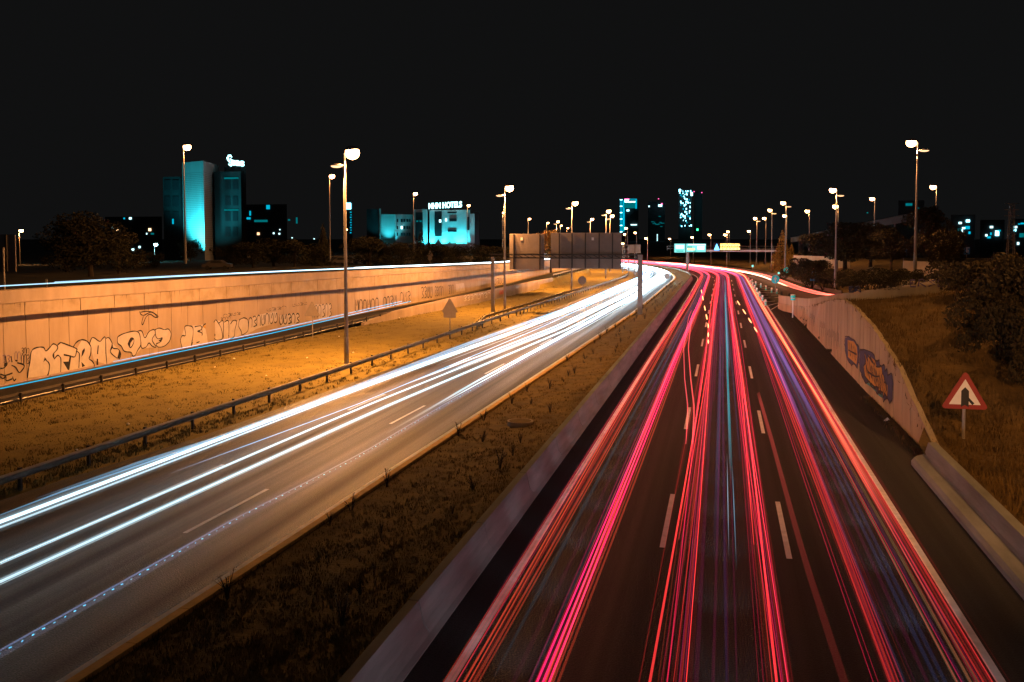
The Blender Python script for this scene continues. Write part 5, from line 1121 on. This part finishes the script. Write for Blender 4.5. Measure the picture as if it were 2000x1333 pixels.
# skyline towers
YT = 3000.
t = bld('far skyscraper with a cyan lit edge and glowing crown', YT, 1228, 'skyscraper', 'skyscraper')
facade(t, 1211, 1217, 389, 0, YT, M['facade_dark'], 'lift_shaft', 30); facade(t, 1217, 1247, 400, 0, YT+5, M['facade_dark'], 'body', 40)
for k in range(26): rect(t, 1211, 1215.5, 390+k*2.5, 391.6+k*2.5, YT, M['win_hot'] if k % 5 == 0 else M['win_cyan'], 'lit_window', 1)
rect(t, 1216.5, 1220, 392, 452, YT, M['win_cyan'], 'lit_strip', 1)
rect(t, 1219, 1244, 389, 390.3, YT, M['win_cyan'], 'crown', 2); rect(t, 1220, 1228, 391, 396, YT, M['win_hot'], 'crown_sign', 3); rect(t, 1228, 1241, 393.5, 396, YT, M['win_hot'], 'crown_light', 3); rect(t, 1219, 1244, 396, 407, YT, M['win_teal'], 'crown_glow', 1.5); rect(t, 1241, 1244, 390, 408, YT, M['win_cyan'], 'crown_edge', 2); rect(t, 1220, 1229, 388.6, 390.6, YT, M['beacon'], 'beacon', 4); rect(t, 1224, 1229, 410, 413, YT, M['win_hot'], 'lit_window', 2); rect(t, 1232, 1244, 438.5, 440.5, YT, M['win_white'], 'lit_window', 2)
t = bld('far dark skyscraper with a dotted light line and a bright top sign', YT, 1290, 'skyscraper', 'skyscraper')
facade(t, 1266, 1299, 394, 0, YT+40, M['facade_dark'], 'body', 50)
rect(t, 1286, 1293, 400, 404, YT, M['win_hot'], 'sign', 2); rect(t, 1291.5, 1294, 397.5, 399.5, YT, M['beacon'], 'beacon', 2); rect(t, 1285.5, 1287, 388, 389.5, YT, M['beacon'], 'beacon', 2); rect(t, 1266.5, 1269, 402, 405, YT, M['win_white'], 'lit_window', 2)
for k in range(16): rect(t, 1283, 1284.6, 458+k*2.3, 459.4+k*2.3, YT, M['win_white'], 'lit_window', 2)
for k in range(9): x = random.uniform(1268, 1297); y = random.uniform(415, 445); rect(t, x, x+random.uniform(2, 8), y, y+1.1, YT, M['win_teal'], 'lit_window', 2)
t = bld('far skyscraper covered in scattered bright blue windows', YT, 1338, 'skyscraper', 'skyscraper')
facade(t, 1326, 1351, 371, 0, YT+30, M['facade_dark'], 'body', 50)
for i in range(78):
    y = 372+70*random.random()**1.4; x = random.uniform(1326.5, 1349); wx_ = random.uniform(1.0, 2.2); rect(t, x, x+wx_, y, y+wx_*1.5, YT, random.choice([M['win_hot'], M['win_hot'], M['win_cyan']]), 'lit_window', 2)
rect(t, 1349, 1353, 376, 383, YT, M['win_hot'], 'lit_window', 3); rect(t, 1326, 1330, 370, 375, YT, M['win_hot'], 'lit_window', 3)
t = bld('far tower with a small green light above the message board', YT, 1362, 'skyscraper', 'skyscraper'); facade(t, 1356, 1372, 374, 0, YT+60, M['facade_dark'], 'body', 40); rect(t, 1360.5, 1364, 447, 451, YT, M['greenlight'], 'green_light', 3); rect(t, 1355, 1356.5, 374, 375.5, YT, M['beacon'], 'beacon', 3); rect(t, 1370, 1371.5, 376, 377.5, YT, M['beacon'], 'beacon', 3)
# overpass far right
t = empty('overpass', (0, 0, 0), label='dark concrete overpass climbing to the right behind the trees', cat='bridge')
a = A(1548, 470, 300); b = A(1790, 425, 240); m = MB()
m.add([(a.x, a.y, a.z+.9), (b.x, b.y, b.z+1.2), (b.x, b.y, b.z-.6), (a.x, a.y, a.z-.6), (a.x, a.y+9, a.z+.9), (b.x, b.y+9, b.z+1.2), (b.x, b.y+9, b.z-.6), (a.x, a.y+9, a.z-.6)], [(0, 1, 2, 3), (4, 7, 6, 5), (0, 4, 5, 1), (3, 2, 6, 7), (0, 3, 7, 4), (1, 5, 6, 2)]); m.build('deck', M['facade_night'], t)
m = MB()
for k in range(5): f = (k+.5)/5; p_ = a.lerp(b, f); m.box((p_.x, p_.y+4.5, p_.z/2-.6), (1.4, 2.2, p_.z))
m.build('piers', M['facade_night'], t)
# far verge wall segments on the right
t = empty('roadside_wall', (0, 0, 0), label='pale low wall lit orange behind the round bushes', cat='wall')
a = A(1550, 499, 215); b = A(1660, 503, 190); m = MB(); m.add([(a.x, a.y, a.z), (b.x, b.y, b.z), (b.x, b.y, 0), (a.x, a.y, 0), (a.x, a.y+.4, a.z), (b.x, b.y+.4, b.z), (b.x, b.y+.4, 0), (a.x, a.y+.4, 0)], [(0, 1, 2, 3), (4, 7, 6, 5), (0, 4, 5, 1), (3, 2, 6, 7), (0, 3, 7, 4), (1, 5, 6, 2)]); m.build('wall_body', M['rwall'], t)
t = empty('roadside_wall', (0, 0, 0), label='pinkish low wall right of the biggest right-hand lamp pole', cat='wall')
a = A(1765, 510, 118); b = A(1850, 513, 112); m = MB(); m.add([(a.x, a.y, a.z), (b.x, b.y, b.z), (b.x, b.y, b.z-1.2), (a.x, a.y, a.z-1.2), (a.x, a.y+.4, a.z), (b.x, b.y+.4, b.z), (b.x, b.y+.4, 0), (a.x, a.y+.4, 0)], [(0, 1, 2, 3), (4, 7, 6, 5), (0, 4, 5, 1), (3, 2, 6, 7), (0, 3, 7, 4), (1, 5, 6, 2)]); m.build('wall_body', M['rwall'], t)
# lattice pylon
YP = 120.
q = A(1974, 488, YP); t = empty('lattice_pylon', tuple(q), label='slender steel lattice pylon with three cross arms above the dark thicket', cat='pylon'); hT = A(1974, 398, YP).z-q.z; m = MB()
for sx_, sy_ in ((-1, -1), (1, -1), (1, 1), (-1, 1)): m.tube([(sx_*.42, sy_*.42, -4), (sx_*.22, sy_*.22, hT)], .035, 5)
for k in range(12):
    z0 = hT*k/12; z1 = hT*(k+1)/12; w0_ = .42-.2*k/12; m.tube([(-w0_, -w0_, z0), (w0_, -w0_, z1)], .022, 4); m.tube([(w0_, -w0_, z0), (-w0_, -w0_, z1)], .022, 4)
m.build('mast', M['pole'], t)
for k, zz in enumerate((398, 410, 422)): m = MB(); z = A(1974, zz, YP).z-q.z; m.tube([(-.8, 0, z), (.8, 0, z)], .035, 5); m.build('cross_arm', M['pole'], t)
# parked cars on the upper level
def car(x, y, Y, label, col):
    b = A(x, y, Y); t = empty('parked_car', (b.x, b.y, UZ(min(Y, 300))), rz=.3, label=label, cat='car', group='cars parked behind the upper road')
    prof = [(-2.1, .35), (-2.15, .75), (-1.5, .95), (-.9, 1.42), (.6, 1.45), (1.3, .98), (2.1, .85), (2.15, .4)]; n = len(prof); m = MB()
    m.add([(px_, sy_*(.85 if pz > 1. and pz < 1.46 and abs(px_) < 1 else .9)*.97, pz) for sy_ in (-1, 1) for px_, pz in prof], [tuple(range(n)), tuple(range(2*n-1, n-1, -1))]+[(i, (i+1) % n, n+(i+1) % n, n+i) for i in range(n)]); m.build('body', mat('car_paint', col, .3, .05, 1), t)
    for sx_ in (-1.3, 1.3):
        for sy_ in (-.88, .88): m = MB(); m.tube([(sx_, sy_-.1, .32), (sx_, sy_+.1, .32)], .32, 14); m.build('wheel', M['black'], t)
    m = MB(); m.add([(-.85, -.9, 1.02), (.95, -.9, 1.02), (.5, -.87, 1.38), (-.75, -.87, 1.38)], [(0, 1, 2, 3)]); m.build('side_window', M['glass_dark'], t)
car(425, 540, 130, 'dark parked car glinting behind the wall below the office block', (.08, .07, .07))
for i, x in enumerate((668, 683, 700)): car(x, 524, 175+4*i, ['left one of three parked cars glinting behind the nearest lamp pole', 'middle one of three parked cars behind the nearest lamp pole', 'right one of three parked cars behind the nearest lamp pole'][i], (.15, .14, .13))
for i, x in enumerate((830, 850)): car(x, 520, 215, ['left one of two parked cars by the left triangle sign', 'right one of two parked cars by the left triangle sign'][i], (.12, .1, .1))
